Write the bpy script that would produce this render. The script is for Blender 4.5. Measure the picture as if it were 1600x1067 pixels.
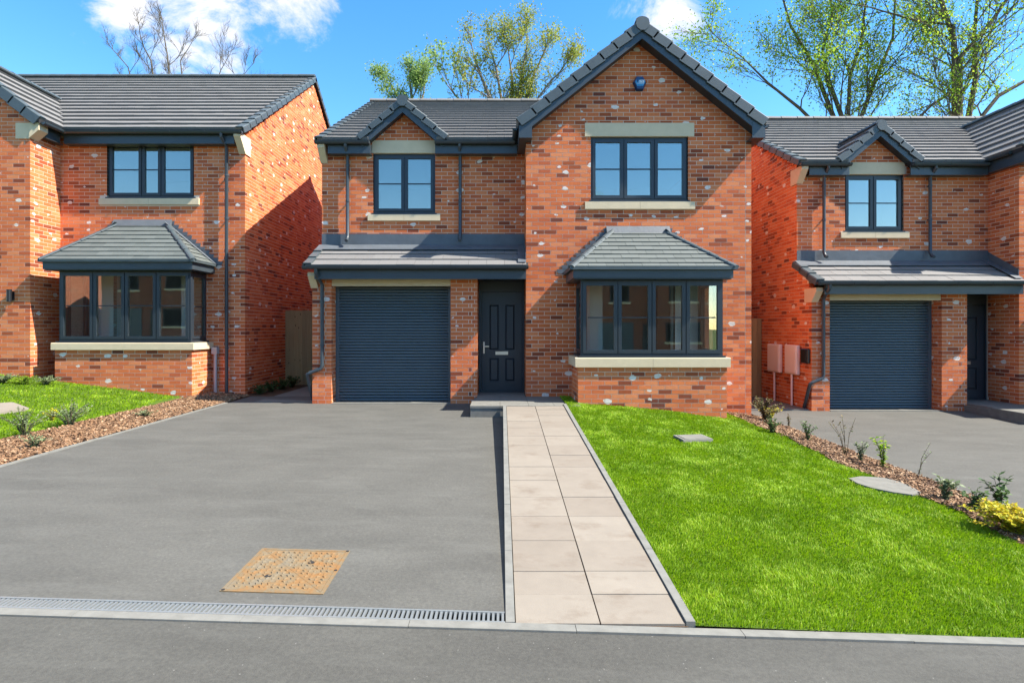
import bpy, bmesh, math, random
import numpy as np
from mathutils import Vector, Matrix, noise as mnoise

# ------------------------------------------------------------------ camera, sky, sun, exposure
for o in list(bpy.data.objects):
    bpy.data.objects.remove(o)
SC = bpy.context.scene
COL = SC.collection
FPX, VX, VY, CAMD, CAMZ = 930.0, 784.0, 513.0, 11.0, 1.408   # focal px, vanishing point, camera distance to the gable wall, height
cam = bpy.data.cameras.new('camera')
cam.sensor_width = 36.0
cam.lens = FPX / 1600 * 36.0
cam.shift_x = (800 - VX) / 1600
cam.shift_y = -(533.5 - VY) / 1600
cam.clip_start = 0.05
cam.clip_end = 3000
camo = bpy.data.objects.new('camera', cam)
camo.location = (0, -CAMD, CAMZ)
camo.rotation_euler = (math.pi / 2, 0, 0)
COL.objects.link(camo)
SC.camera = camo
CAM = np.array([0, -CAMD, CAMZ])

TO_SUN = Vector((4.45, -1.0, 5.0)).normalized()
SUN_EL = math.asin(TO_SUN.z)
SUN_AZ = math.atan2(TO_SUN.x, TO_SUN.y)
sl = bpy.data.lights.new('sun', 'SUN')
sl.energy = 3.2
sl.angle = math.radians(0.5)
sl.color = (1.0, 0.93, 0.82)
so = bpy.data.objects.new('sun', sl)
so.rotation_euler = (-TO_SUN).to_track_quat('-Z', 'Y').to_euler()
so.location = (20, -20, 30)
COL.objects.link(so)

W = bpy.data.worlds.new('World')
SC.world = W
W.use_nodes = True
nt = W.node_tree
nt.nodes.clear()
def N(tree, typ, **kw):
    n = tree.nodes.new(typ)
    for k, v in kw.items():
        if k.startswith('i_'):
            key = k[2:]
            key = int(key) if key.isdigit() else key.replace('_', ' ')
            n.inputs[key].default_value = v
        else:
            setattr(n, k, v)
    return n
def L(tree, a, b):
    tree.links.new(a, b)
def math_n(tree, op, a, b=None, c=None, clamp=False):
    n = tree.nodes.new('ShaderNodeMath')
    n.operation = op
    n.use_clamp = clamp
    for i, v in enumerate((a, b, c)):
        if v is None:
            continue
        if isinstance(v, (int, float)):
            n.inputs[i].default_value = v
        else:
            tree.links.new(v, n.inputs[i])
    return n.outputs[0]
def mixc(tree, fac, a, b, mode='MIX'):
    n = tree.nodes.new('ShaderNodeMix')
    n.data_type = 'RGBA'
    n.blend_type = mode
    for s, v in ((n.inputs[0], fac), (n.inputs[6], a), (n.inputs[7], b)):
        if isinstance(v, (int, float)):
            s.default_value = v
        elif isinstance(v, (tuple, list)):
            s.default_value = (*v, 1) if len(v) == 3 else v
        else:
            tree.links.new(v, s)
    return n.outputs[2]

sky = N(nt, 'ShaderNodeTexSky', sky_type='NISHITA', sun_disc=False)
sky.sun_elevation = SUN_EL
sky.sun_rotation = SUN_AZ
sky.air_density = 1.0
sky.dust_density = 0.0
sky.ozone_density = 2.2
hs = N(nt, 'ShaderNodeHueSaturation', i_Saturation=1.32, i_Value=1.0)
L(nt, sky.outputs[0], hs.inputs['Color'])
tc = N(nt, 'ShaderNodeTexCoord')
sep = N(nt, 'ShaderNodeSeparateXYZ')
L(nt, tc.outputs['Generated'], sep.inputs[0])
# clouds: unseen cover overhead, thickened and brightened for white fill, thinning towards the horizon, with two patches reaching lower
nz = N(nt, 'ShaderNodeTexNoise', i_Scale=8.5, i_Detail=10.0, i_Roughness=0.68, i_Distortion=0.35)
mp = N(nt, 'ShaderNodeMapping')
mp.inputs['Location'].default_value = (0.31, 0.12, 0.4)
mp.inputs['Scale'].default_value = (1, 1, 1.5)
L(nt, tc.outputs['Generated'], mp.inputs[0])
L(nt, mp.outputs[0], nz.inputs['Vector'])
def lobe(dx, dz, r):
    d = Vector((dx, FPX, dz)).normalized()
    v = N(nt, 'ShaderNodeVectorMath', operation='DISTANCE')
    L(nt, tc.outputs['Generated'], v.inputs[0])
    v.inputs[1].default_value = d
    m = N(nt, 'ShaderNodeMapRange', i_From_Min=0.0, i_From_Max=r, i_To_Min=1.0, i_To_Max=0.0)
    m.interpolation_type = 'SMOOTHSTEP'
    L(nt, v.outputs['Value'], m.inputs[0])
    return m.outputs[0]
l = math_n(nt, 'MAXIMUM', lobe(310 - VX, 513 - 25, .19), lobe(440 - VX, 513 + 5, .14))
l = math_n(nt, 'MAXIMUM', l, lobe(205 - VX, 513 - 15, .09))
l = math_n(nt, 'MAXIMUM', l, math_n(nt, 'MULTIPLY', lobe(1050 - VX, 513 + 5, .13), .85))
el = N(nt, 'ShaderNodeMapRange', i_From_Min=0.56, i_From_Max=0.75, i_To_Min=0.0, i_To_Max=0.85)
L(nt, sep.outputs[2], el.inputs[0])
l = math_n(nt, 'MAXIMUM', l, el.outputs[0])
dens = math_n(nt, 'ADD', nz.outputs[0], math_n(nt, 'MULTIPLY', l, 0.42))
cr = N(nt, 'ShaderNodeMapRange', i_From_Min=0.68, i_From_Max=0.96, i_To_Min=0.0, i_To_Max=0.95)
cr.interpolation_type = 'SMOOTHSTEP'
L(nt, dens, cr.inputs[0])
skyc = mixc(nt, cr.outputs[0], hs.outputs[0], (3.5, 3.4, 3.35))
bg = N(nt, 'ShaderNodeBackground', i_Strength=0.083)
L(nt, skyc, bg.inputs[0])
wo = N(nt, 'ShaderNodeOutputWorld')
L(nt, bg.outputs[0], wo.inputs[0])

vs = SC.view_settings
vs.view_transform = 'Standard'
vs.look = 'None'
vs.exposure = 2.08
vs.gamma = 1.0
vs.use_curve_mapping = False
SC.render.engine = 'CYCLES'
SC.cycles.max_bounces = 8
SC.cycles.transparent_max_bounces = 16
SC.cycles.use_denoising = True
SC.cycles.caustics_reflective = False
SC.cycles.caustics_refractive = False

# ------------------------------------------------------------------ helpers
rng = random.Random(7)
R = np.random.RandomState(11)
def px(x, y, Y):
    """world point seen at photo pixel x, y standing on the plane at depth Y"""
    s = FPX / (CAMD + Y)
    return ((x - VX) / s, Y, CAMZ - (y - VY) / s)
def pX(x, Y): return px(x, 0, Y)[0]
def pZ(y, Y): return px(0, y, Y)[2]

class MB:
    def __init__(self):
        self.v, self.f = [], []
    def add(self, verts, faces):
        b = len(self.v)
        self.v += [tuple(p) for p in verts]
        self.f += [tuple(i + b for i in f) for f in faces]
        return self
    def box(self, x0, x1, y0, y1, z0, z1):
        v = [(x, y, z) for z in (z0, z1) for y in (y0, y1) for x in (x0, x1)]
        return self.add(v, [(0, 2, 3, 1), (4, 5, 7, 6), (0, 1, 5, 4), (2, 6, 7, 3), (0, 4, 6, 2), (1, 3, 7, 5)])
    def hexa(self, a, b):
        """a, b: two quads (4 points each) joined into a solid"""
        return self.add(list(a) + list(b), [(3, 2, 1, 0), (4, 5, 6, 7), (0, 1, 5, 4), (1, 2, 6, 5), (2, 3, 7, 6), (3, 0, 4, 7)])
    def prism(self, pts, d):
        """polygon pts extruded along vector d"""
        n = len(pts)
        d = Vector(d)
        a = [Vector(p) for p in pts]
        v = a + [p + d for p in a]
        f = [tuple(range(n - 1, -1, -1)), tuple(range(n, 2 * n))]
        f += [(i, (i + 1) % n, n + (i + 1) % n, n + i) for i in range(n)]
        return self.add(v, f)
    def tube(self, pts, r, k=8, cap=True):
        pts = [Vector(p) for p in pts]
        rr = r if isinstance(r, (list, tuple)) else [r] * len(pts)
        b = len(self.v)
        ref = None
        for i, p in enumerate(pts):
            t = (pts[min(i + 1, len(pts) - 1)] - pts[max(i - 1, 0)]).normalized()
            if ref is None:
                ref = Vector((0, 0, 1)) if abs(t.z) < .9 else Vector((1, 0, 0))
            a = t.cross(ref).normalized()
            c = a.cross(t).normalized()
            ref = c
            for j in range(k):
                an = 2 * math.pi * j / k
                self.v.append(tuple(p + (a * math.cos(an) + c * math.sin(an)) * rr[i]))
        for i in range(len(pts) - 1):
            for j in range(k):
                q = b + i * k
                self.f.append((q + j, q + (j + 1) % k, q + k + (j + 1) % k, q + k + j))
        if cap:
            self.f.append(tuple(b + j for j in range(k - 1, -1, -1)))
            self.f.append(tuple(b + (len(pts) - 1) * k + j for j in range(k)))
        return self
    def build(self, name, mat, parent=None, off=(0, 0, 0), smooth=False, **kw):
        me = bpy.data.meshes.new(name)
        o3 = Vector(off)
        me.from_pydata([tuple(Vector(p) - o3) for p in self.v] if off != (0, 0, 0) else self.v, [], self.f)
        bm = bmesh.new(); bm.from_mesh(me)
        bmesh.ops.recalc_face_normals(bm, faces=bm.faces)
        bm.to_mesh(me); bm.free()
        if smooth:
            me.polygons.foreach_set('use_smooth', [True] * len(me.polygons))
            me.set_sharp_from_angle(angle=math.radians(40))
        me.materials.append(mat)
        return put(name, me, parent, **kw)
def put(name, me, parent=None, label=None, cat=None, group=None, kind=None, loc=None):
    o = bpy.data.objects.new(name, me)
    COL.objects.link(o)
    if parent is not None:
        o.parent = parent
    if loc is not None:
        o.location = loc
    tag(o, label, cat, group, kind)
    return o
def tag(o, label=None, cat=None, group=None, kind=None):
    for k, v in (('label', label), ('category', cat), ('group', group), ('kind', kind)):
        if v:
            o[k] = v
    return o
def empty(name, loc, label, cat, group=None):
    o = bpy.data.objects.new(name, None)
    o.location = loc
    o.empty_display_size = .2
    COL.objects.link(o)
    return tag(o, label, cat, group)

def np_mesh(name, verts, faces_n, idx, mat, rnd=None):
    """verts (n,3); idx flat loop indices; faces_n verts per face (array)"""
    me = bpy.data.meshes.new(name)
    me.vertices.add(len(verts))
    me.vertices.foreach_set('co', np.ascontiguousarray(verts, dtype=np.float32).ravel())
    me.loops.add(len(idx))
    me.loops.foreach_set('vertex_index', np.ascontiguousarray(idx, dtype=np.int32))
    me.polygons.add(len(faces_n))
    st = np.concatenate([[0], np.cumsum(faces_n)[:-1]]).astype(np.int32)
    me.polygons.foreach_set('loop_start', st)
    me.polygons.foreach_set('use_smooth', np.zeros(len(faces_n), dtype=bool))
    me.update(calc_edges=True)
    if rnd is not None:
        a = me.attributes.new('rnd', 'FLOAT', 'POINT')
        a.data.foreach_set('value', np.ascontiguousarray(rnd, dtype=np.float32))
    me.materials.append(mat)
    return me
def scatter_mesh(name, pv, pf, mats, mat, rnd=None):
    """merge copies of a small prototype (verts pv, faces pf all the same size) under 4x4 matrices"""
    mats = np.asarray(mats, dtype=np.float64)
    n = len(mats)
    pv = np.asarray(pv, dtype=np.float64)
    V = np.einsum('nij,kj->nki', mats[:, :3, :3], pv) + mats[:, None, :3, 3]
    pf = np.asarray(pf)
    F = (pf[None] + (np.arange(n) * len(pv))[:, None, None]).reshape(-1)
    if rnd is None:
        rnd = R.uniform(.02, 1, n)
    return np_mesh(name, V.reshape(-1, 3), np.full(n * len(pf), pf.shape[1]), F, mat, np.repeat(rnd, len(pv)))

# ------------------------------------------------------------------ materials
def new_mat(name):
    m = bpy.data.materials.new(name)
    m.use_nodes = True
    t = m.node_tree
    b = t.nodes['Principled BSDF']
    return m, t, b
def pos(t, scale=(1, 1, 1), obj=False):
    mpn = N(t, 'ShaderNodeMapping')
    mpn.inputs['Scale'].default_value = scale
    if obj:
        c = N(t, 'ShaderNodeTexCoord')
        L(t, c.outputs['Object'], mpn.inputs[0])
    else:
        g = N(t, 'ShaderNodeNewGeometry')
        L(t, g.outputs['Position'], mpn.inputs[0])
    return mpn.outputs[0]
def noise_n(t, vec, scale, detail=4, rough=.55):
    n = N(t, 'ShaderNodeTexNoise', i_Scale=scale, i_Detail=detail, i_Roughness=rough)
    L(t, vec, n.inputs['Vector'])
    return n.outputs[0]
def ramp(t, fac, stops, interp='LINEAR'):
    r = N(t, 'ShaderNodeValToRGB')
    r.color_ramp.interpolation = interp
    e = r.color_ramp.elements
    while len(e) < len(stops):
        e.new(.5)
    for i, (p, c) in enumerate(stops):
        e[i].position = p
        e[i].color = (*c, 1) if len(c) == 3 else c
    L(t, fac, r.inputs[0])
    return r.outputs[0]
def bump(t, b, h, strength=.3, dist=.01):
    n = N(t, 'ShaderNodeBump', i_Strength=strength, i_Distance=dist)
    L(t, h, n.inputs['Height'])
    L(t, n.outputs[0], b.inputs['Normal'])
def piece_random(t):
    a = N(t, 'ShaderNodeAttribute', attribute_name='rnd')
    oi = N(t, 'ShaderNodeObjectInfo')
    gt = math_n(t, 'GREATER_THAN', a.outputs['Fac'], .001)
    m = N(t, 'ShaderNodeMix')
    L(t, gt, m.inputs[0]); L(t, oi.outputs['Random'], m.inputs[2]); L(t, a.outputs['Fac'], m.inputs[3])
    return m.outputs[0]
def simple(name, col, rough=.5, metal=0, nscale=None, amt=.25, spec=.5, bumps=None):
    m, t, b = new_mat(name)
    b.inputs['Roughness'].default_value = rough
    b.inputs['Metallic'].default_value = metal
    b.inputs['Specular IOR Level'].default_value = spec
    if nscale:
        p = pos(t)
        n = noise_n(t, p, nscale, 6, .6)
        c = mixc(t, n, tuple(x * (1 - amt) for x in col), tuple(min(1, x * (1 + amt)) for x in col))
        L(t, c, b.inputs['Base Color'])
        if bumps:
            bump(t, b, noise_n(t, p, bumps[0], 4), bumps[1], bumps[2])
    else:
        b.inputs['Base Color'].default_value = (*col, 1)
    return m

def brick_mat():
    m, t, b = new_mat('brick')
    r = piece_random(t)
    c = ramp(t, r, [(0.0, (.59, .155, .050)), (.18, (.62, .180, .062)), (.36, (.54, .134, .044)), (.52, (.64, .215, .088)),
                    (.67, (.58, .156, .054)), (.80, (.47, .112, .042)), (.88, (.34, .080, .028)), (.94, (.24, .058, .025)),
                    (.985, (.17, .048, .028))], 'CONSTANT')
    p = pos(t)
    n1 = noise_n(t, p, 28, 5, .65)
    c = mixc(t, .6, c, mixc(t, n1, (.62, .6, .6), (1.35, 1.3, 1.25)), 'MULTIPLY')
    n2 = noise_n(t, p, 1.1, 3)
    c = mixc(t, .5, c, mixc(t, n2, (.72, .7, .72), (1.25, 1.25, 1.22)), 'MULTIPLY')
    # pale lime bloom: irregular spots scattered over the wall
    d = noise_n(t, p, 16, 3)
    g = N(t, 'ShaderNodeNewGeometry')
    sc = N(t, 'ShaderNodeVectorMath', operation='MULTIPLY')
    L(t, g.outputs['Position'], sc.inputs[0]); sc.inputs[1].default_value = (1, 1, 1.7)
    dn = N(t, 'ShaderNodeTexNoise', i_Scale=14.0, i_Detail=3.0)
    L(t, g.outputs['Position'], dn.inputs['Vector'])
    off = N(t, 'ShaderNodeVectorMath', operation='MULTIPLY_ADD')
    L(t, dn.outputs['Color'], off.inputs[0]); off.inputs[1].default_value = (.07, .07, .09); L(t, sc.outputs[0], off.inputs[2])
    v = N(t, 'ShaderNodeTexVoronoi', i_Scale=2.3, voronoi_dimensions='2D')
    s3 = N(t, 'ShaderNodeSeparateXYZ'); c3 = N(t, 'ShaderNodeCombineXYZ')
    L(t, off.outputs[0], s3.inputs[0])
    L(t, math_n(t, 'ADD', s3.outputs[0], s3.outputs[1]), c3.inputs[0]); L(t, s3.outputs[2], c3.inputs[1])
    L(t, c3.outputs[0], v.inputs['Vector'])
    sr = N(t, 'ShaderNodeSeparateColor')
    L(t, v.outputs['Color'], sr.inputs[0])
    rad = math_n(t, 'MULTIPLY', math_n(t, 'POWER', sr.outputs[0], 1.4), .165)
    msk = math_n(t, 'LESS_THAN', v.outputs['Distance'], rad)
    on = math_n(t, 'GREATER_THAN', sr.outputs[1], .22)
    msk = math_n(t, 'MULTIPLY', msk, on)
    msk = math_n(t, 'MULTIPLY', msk, .88)
    c = mixc(t, msk, c, (.72, .68, .62))
    L(t, c, b.inputs['Base Color'])
    b.inputs['Roughness'].default_value = .85
    b.inputs['Specular IOR Level'].default_value = .25
    bump(t, b, noise_n(t, p, 90, 4), .18, .0015)
    return m
def tile_mat(name, lo, hi, rough=.75):
    m, t, b = new_mat(name)
    r = piece_random(t)
    c = mixc(t, r, lo, hi)
    p = pos(t)
    c = mixc(t, .5, c, mixc(t, noise_n(t, p, 22, 5, .7), (.7, .7, .7), (1.3, 1.3, 1.3)), 'MULTIPLY')
    L(t, c, b.inputs['Base Color'])
    b.inputs['Roughness'].default_value = rough
    bump(t, b, noise_n(t, p, 120, 3), .25, .003)
    return m
M = {}
M['brick'] = brick_mat()
M['mortar'] = simple('mortar', (.64, .52, .41), .95, nscale=9, amt=.18, spec=.1)
M['tile'] = tile_mat('roof_tile', (.140, .137, .134), (.160, .157, .153))
M['grey_tile'] = tile_mat('bay_tile', (.080, .094, .090), (.100, .115, .110))
M['anth'] = simple('anthracite_pvc', (.038, .051, .062), .38, nscale=3, amt=.2)
M['frame'] = simple('window_frame', (.019, .027, .036), .40, nscale=3, amt=.15)
M['cap'] = simple('verge_plastic', (.055, .074, .083), .5, nscale=6, amt=.25)
M['lead'] = simple('lead', (.085, .098, .112), .55, nscale=5, amt=.35, bumps=(14, .3, .01))
M['stone'] = simple('cast_stone', (.60, .49, .33), .85, nscale=7, amt=.12, bumps=(60, .2, .004), spec=.2)
M['concrete'] = simple('concrete', (.155, .153, .138), .9, nscale=9, amt=.38, bumps=(50, .25, .004), spec=.2)
M['edging'] = simple('edging_concrete', (.170, .170, .156), .9, nscale=11, amt=.38, spec=.2)
M['plaster'] = simple('plaster', (.80, .79, .75), .9)
M['carpet'] = simple('carpet', (.30, .27, .23), .95)
M['dark'] = simple('dark_void', (.012, .012, .013), .9)
M['steel'] = simple('steel', (.62, .62, .62), .28, 1.0)
M['galv'] = simple('galvanised', (.30, .325, .325), .42, .55, nscale=30, amt=.2)
M['white'] = simple('white_plastic', (.75, .74, .72), .45)
M['timber'] = None
M['slat'] = simple('shutter_slat', (.068, .096, .112), .36, nscale=4, amt=.12)
M['doorm'] = simple('door_paint', (.026, .036, .045), .42, nscale=60, amt=.15)
M['meter'] = simple('meter_box', (.80, .70, .64), .5)
M['black'] = simple('black_plastic', (.012, .012, .014), .3)
M['blue'] = simple('alarm_blue', (.008, .035, .11), .3)
M['lightblue'] = simple('alarm_cyan', (.03, .22, .42), .4)
M['grey_pvc'] = simple('grey_pvc', (.36, .35, .36), .5)

def wood_mat():
    m, t, b = new_mat('timber')
    r = piece_random(t)
    p = pos(t, (18, 18, 1.2))
    n = noise_n(t, p, 1.6, 6, .65)
    c = mixc(t, n, (.22, .145, .06), (.46, .35, .17))
    c = mixc(t, .6, c, mixc(t, r, (.7, .7, .65), (1.2, 1.15, 1.0)), 'MULTIPLY')
    kn = N(t, 'ShaderNodeTexVoronoi', i_Scale=3.2)
    L(t, pos(t, (2.2, 2.2, 1)), kn.inputs['Vector'])
    k = N(t, 'ShaderNodeMapRange', i_From_Min=.06, i_From_Max=.11, i_To_Min=.85, i_To_Max=0.0)
    L(t, kn.outputs['Distance'], k.inputs[0])
    c = mixc(t, k.outputs[0], c, (.06, .035, .015))
    L(t, c, b.inputs['Base Color'])
    b.inputs['Roughness'].default_value = .8
    return m
M['timber'] = wood_mat()

def glass_mat():
    m, t, b = new_mat('glass')
    t.nodes.remove(b)
    gl = N(t, 'ShaderNodeBsdfGlossy', i_Roughness=0.0)
    gl.inputs['Color'].default_value = (.97, .95, .84, 1)
    tr = N(t, 'ShaderNodeBsdfTransparent')
    tr.inputs['Color'].default_value = (.97, .985, .975, 1)
    lw = N(t, 'ShaderNodeLayerWeight', i_Blend=.35)
    f = math_n(t, 'MULTIPLY_ADD', lw.outputs['Fresnel'], .65, .19, clamp=True)
    mx = N(t, 'ShaderNodeMixShader')
    L(t, f, mx.inputs[0]); L(t, tr.outputs[0], mx.inputs[1]); L(t, gl.outputs[0], mx.inputs[2])
    L(t, mx.outputs[0], t.nodes['Material Output'].inputs[0])
    bn = N(t, 'ShaderNodeBump', i_Strength=.02, i_Distance=.02)
    L(t, noise_n(t, pos(t), 2.0, 1), bn.inputs['Height'])
    L(t, bn.outputs[0], gl.inputs['Normal'])
    return m
M['glass'] = glass_mat()

def asphalt_mat(name, base, warm=1.0):
    m, t, b = new_mat(name)
    p = pos(t)
    big = noise_n(t, pos(t, (.9, 1.6, 1)), 1.3, 5, .6)
    fine = noise_n(t, p, 160, 3, .7)
    mid = noise_n(t, p, 14, 5, .7)
    c = mixc(t, big, tuple(x * .68 for x in base), tuple(x * 1.32 for x in base))
    c = mixc(t, .55, c, mixc(t, fine, (.45, .45, .46), (1.6, 1.58, 1.53)), 'MULTIPLY')
    c = mixc(t, .5, c, mixc(t, mid, (.75, .75, .76), (1.25, 1.24, 1.22)), 'MULTIPLY')
    c = mixc(t, .5, c, ramp(t, noise_n(t, p, 48, 2, .6), [(.3, (.72, .72, .73)), (.5, (1.0, 1.0, 1.0)), (.7, (1.30, 1.29, 1.26))]), 'MULTIPLY')
    sp = N(t, 'ShaderNodeTexVoronoi', i_Scale=55)
    L(t, p, sp.inputs['Vector'])
    s2 = N(t, 'ShaderNodeSeparateColor'); L(t, sp.outputs['Color'], s2.inputs[0])
    du = N(t, 'ShaderNodeMapRange', i_From_Min=.52, i_From_Max=.75, i_To_Min=0, i_To_Max=.45)
    L(t, noise_n(t, pos(t, (.55, 2.4, 1)), 1.9, 7, .68), du.inputs[0])
    c = mixc(t, du.outputs[0], c, tuple(x * 1.55 for x in base))
    st = math_n(t, 'MULTIPLY', math_n(t, 'LESS_THAN', sp.outputs['Distance'], .22), math_n(t, 'GREATER_THAN', s2.outputs[0], .985))
    c = mixc(t, math_n(t, 'MULTIPLY', st, .5), c, (.22, .215, .20))
    L(t, c, b.inputs['Base Color'])
    b.inputs['Roughness'].default_value = .88
    b.inputs['Specular IOR Level'].default_value = .35
    bump(t, b, fine, .5, .004)
    return m
M['asphalt'] = asphalt_mat('drive_asphalt', (.082, .082, .075))
M['road'] = asphalt_mat('road_asphalt', (.066, .066, .060))

def slab_mat():
    m, t, b = new_mat('paving_slab')
    r = piece_random(t)
    p = pos(t)
    c = mixc(t, r, (.200, .175, .146), (.226, .202, .170))
    c = mixc(t, .6, c, mixc(t, noise_n(t, p, 5, 6, .65), (.72, .70, .68), (1.22, 1.22, 1.2)), 'MULTIPLY')
    st = N(t, 'ShaderNodeMapRange', i_From_Min=.54, i_From_Max=.72, i_To_Min=0, i_To_Max=.5)
    L(t, noise_n(t, pos(t, (1, 1.5, 1)), 2.3, 6, .7), st.inputs[0])
    c = mixc(t, st.outputs[0], c, (.12, .085, .06))
    L(t, c, b.inputs['Base Color'])
    b.inputs['Roughness'].default_value = .85
    b.inputs['Specular IOR Level'].default_value = .25
    bump(t, b, noise_n(t, p, 130, 3), .3, .003)
    return m
M['slab'] = slab_mat()

def rust_mat():
    m, t, b = new_mat('rusty_steel')
    p = pos(t)
    n = noise_n(t, p, 9.5, 8, .75)
    c = ramp(t, n, [(.32, (.215, .105, .030)), (.43, (.195, .112, .042)), (.52, (.160, .120, .066)), (.62, (.150, .130, .092))])
    n2 = noise_n(t, p, 60, 4, .7)
    c = mixc(t, .7, c, mixc(t, n2, (.55, .5, .45), (1.4, 1.35, 1.3)), 'MULTIPLY')
    L(t, c, b.inputs['Base Color'])
    b.inputs['Roughness'].default_value = .8
    bump(t, b, n2, .3, .004)
    return m
M['rust'] = rust_mat()

def leaf_mat(name, cols, trans=.45, patch=None):
    m, t, b = new_mat(name)
    r = piece_random(t)
    c = ramp(t, r, [(i / max(1, len(cols) - 1), k) for i, k in enumerate(cols)])
    if patch:
        n = noise_n(t, pos(t), patch[0], 4, .6)
        c = mixc(t, patch[1], c, ramp(t, n, [(.3, patch[2]), (.7, patch[3])]), 'MULTIPLY')
    L(t, c, b.inputs['Base Color'])
    b.inputs['Roughness'].default_value = .55
    b.inputs['Specular IOR Level'].default_value = .3
    tl = N(t, 'ShaderNodeBsdfTranslucent')
    L(t, c, tl.inputs[0])
    mx = N(t, 'ShaderNodeMixShader', i_0=trans)
    L(t, b.outputs[0], mx.inputs[1]); L(t, tl.outputs[0], mx.inputs[2])
    L(t, mx.outputs[0], t.nodes['Material Output'].inputs[0])
    return m
M['grass'] = leaf_mat('grass', [(.120, .225, .004), (.190, .345, .006), (.255, .425, .012), (.37, .45, .05)], .45,
                      (1.6, .9, (.76, .80, .7), (1.2, 1.12, 1.05)))
M['turf'] = simple('turf_soil', (.060, .105, .014), .95, nscale=7, amt=.45, spec=.1)
M['soil'] = simple('soil', (.085, .055, .035), .95, nscale=12, amt=.4, spec=.1, bumps=(25, .6, .02))
def chip_mat():
    m, t, b = new_mat('bark_chip')
    r = piece_random(t)
    c = ramp(t, r, [(0, (.06, .028, .014)), (.3, (.13, .066, .03)), (.6, (.20, .105, .05)), (.85, (.28, .17, .09)), (1, (.36, .25, .16))])
    L(t, c, b.inputs['Base Color'])
    b.inputs['Roughness'].default_value = .85
    return m
M['chip'] = chip_mat()
M['leaf_a'] = leaf_mat('spring_leaves', [(.12, .25, .02), (.20, .36, .03), (.30, .44, .04), (.42, .50, .05)], .55)
M['leaf_y'] = leaf_mat('yellow_leaves', [(.17, .24, .04), (.26, .33, .05), (.36, .38, .06), (.30, .25, .08)], .55)
M['leaf_g'] = leaf_mat('pale_leaves', [(.16, .27, .09), (.24, .36, .10), (.30, .40, .11)], .55)
M['leaf_d'] = leaf_mat('shrub_leaves', [(.03, .07, .02), (.06, .12, .03), (.10, .17, .05)], .3)
M['leaf_s'] = leaf_mat('sage_leaves', [(.12, .17, .08), (.18, .24, .12), (.24, .28, .15)], .3)
M['leaf_gold'] = leaf_mat('golden_leaves', [(.50, .36, .02), (.62, .50, .03), (.55, .55, .05), (.36, .38, .04)], .35)
M['leaf_r'] = leaf_mat('bronze_leaves', [(.10, .06, .035), (.16, .12, .05), (.12, .16, .06)], .3)
M['bark'] = simple('tree_bark', (.115, .095, .070), .9, nscale=10, amt=.35, spec=.15, bumps=(24, .6, .03))
M['bark_pale'] = simple('pale_bark', (.20, .165, .13), .9, nscale=10, amt=.3, spec=.15)
M['stem'] = simple('stem', (.10, .07, .04), .9)
M['ground'] = simple('field_ground', (.07, .10, .03), .95, nscale=.8, amt=.3, spec=.1)
def far_brick():
    m, t, b = new_mat('far_brick')
    c = N(t, 'ShaderNodeTexCoord')
    bt = N(t, 'ShaderNodeTexBrick', i_Scale=1.0, i_Mortar_Size=.008, i_Brick_Width=.225, i_Row_Height=.075)
    bt.inputs['Color1'].default_value = (.30, .075, .035, 1)
    bt.inputs['Color2'].default_value = (.18, .045, .025, 1)
    bt.inputs['Mortar'].default_value = (.30, .22, .16, 1)
    sp = N(t, 'ShaderNodeSeparateXYZ'); cb = N(t, 'ShaderNodeCombineXYZ')
    L(t, c.outputs['Object'], sp.inputs[0])
    L(t, math_n(t, 'ADD', sp.outputs[0], sp.outputs[1]), cb.inputs[0]); L(t, sp.outputs[2], cb.inputs[1])
    L(t, cb.outputs[0], bt.inputs['Vector'])
    L(t, bt.outputs[0], b.inputs['Base Color'])
    b.inputs['Roughness'].default_value = .9
    return m
M['far_brick'] = far_brick()

# ------------------------------------------------------------------ pieces (bricks, tiles): the 300 that show largest are objects, the rest one mesh
CUBE_V = [(x, y, z) for z in (0, 1) for y in (0, 1) for x in (0, 1)]
CUBE_F = [(0, 2, 3, 1), (4, 5, 7, 6), (0, 1, 5, 4), (2, 6, 7, 3), (0, 4, 6, 2), (1, 3, 7, 5)]
TILE_V = [(0, 0, -.1), (1, 0, -.1), (0, 1, -.1), (1, 1, -.1), (0, 0, 1), (1, 0, 1), (0, 1, .1), (1, 1, .1)]
def proto(name, V, F, mat):
    me = bpy.data.meshes.new(name)
    me.from_pydata(V, [], F)
    me.materials.append(mat)
    return me
P_BRICK = proto('brick', CUBE_V, CUBE_F, M['brick'])
P_TILE = proto('roof_tile', TILE_V, CUBE_F, M['tile'])
P_BTILE = proto('bay_roof_tile', TILE_V, CUBE_F, M['grey_tile'])
def mat4(o, a, b, c):
    m = np.eye(4)
    m[:3, 0], m[:3, 1], m[:3, 2], m[:3, 3] = a, b, c, o
    return m
def weight(m, face, base):
    """projected size of a piece's shown face, seen from the camera; 0 outside the frame"""
    c = m[:3, 3] + .5 * (m[:3, 0] + m[:3, 1] + m[:3, 2]) + base
    d = CAM - c
    dist = np.linalg.norm(d)
    ax = {'y': (0, 2), 'z': (0, 1)}[face]
    A = np.cross(m[:3, ax[0]], m[:3, ax[1]])
    if face == 'y':
        n = -m[:3, 1]
    else:
        n = m[:3, 2]
    if np.dot(n, d) <= 0:
        return 0
    q = c - CAM
    x = VX + FPX * q[0] / q[1]
    y = VY - FPX * q[2] / q[1]
    if not (0 < x < 1600 and 0 < y < 1067):
        return 0
    return abs(np.dot(A, d)) / dist ** 3
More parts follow.
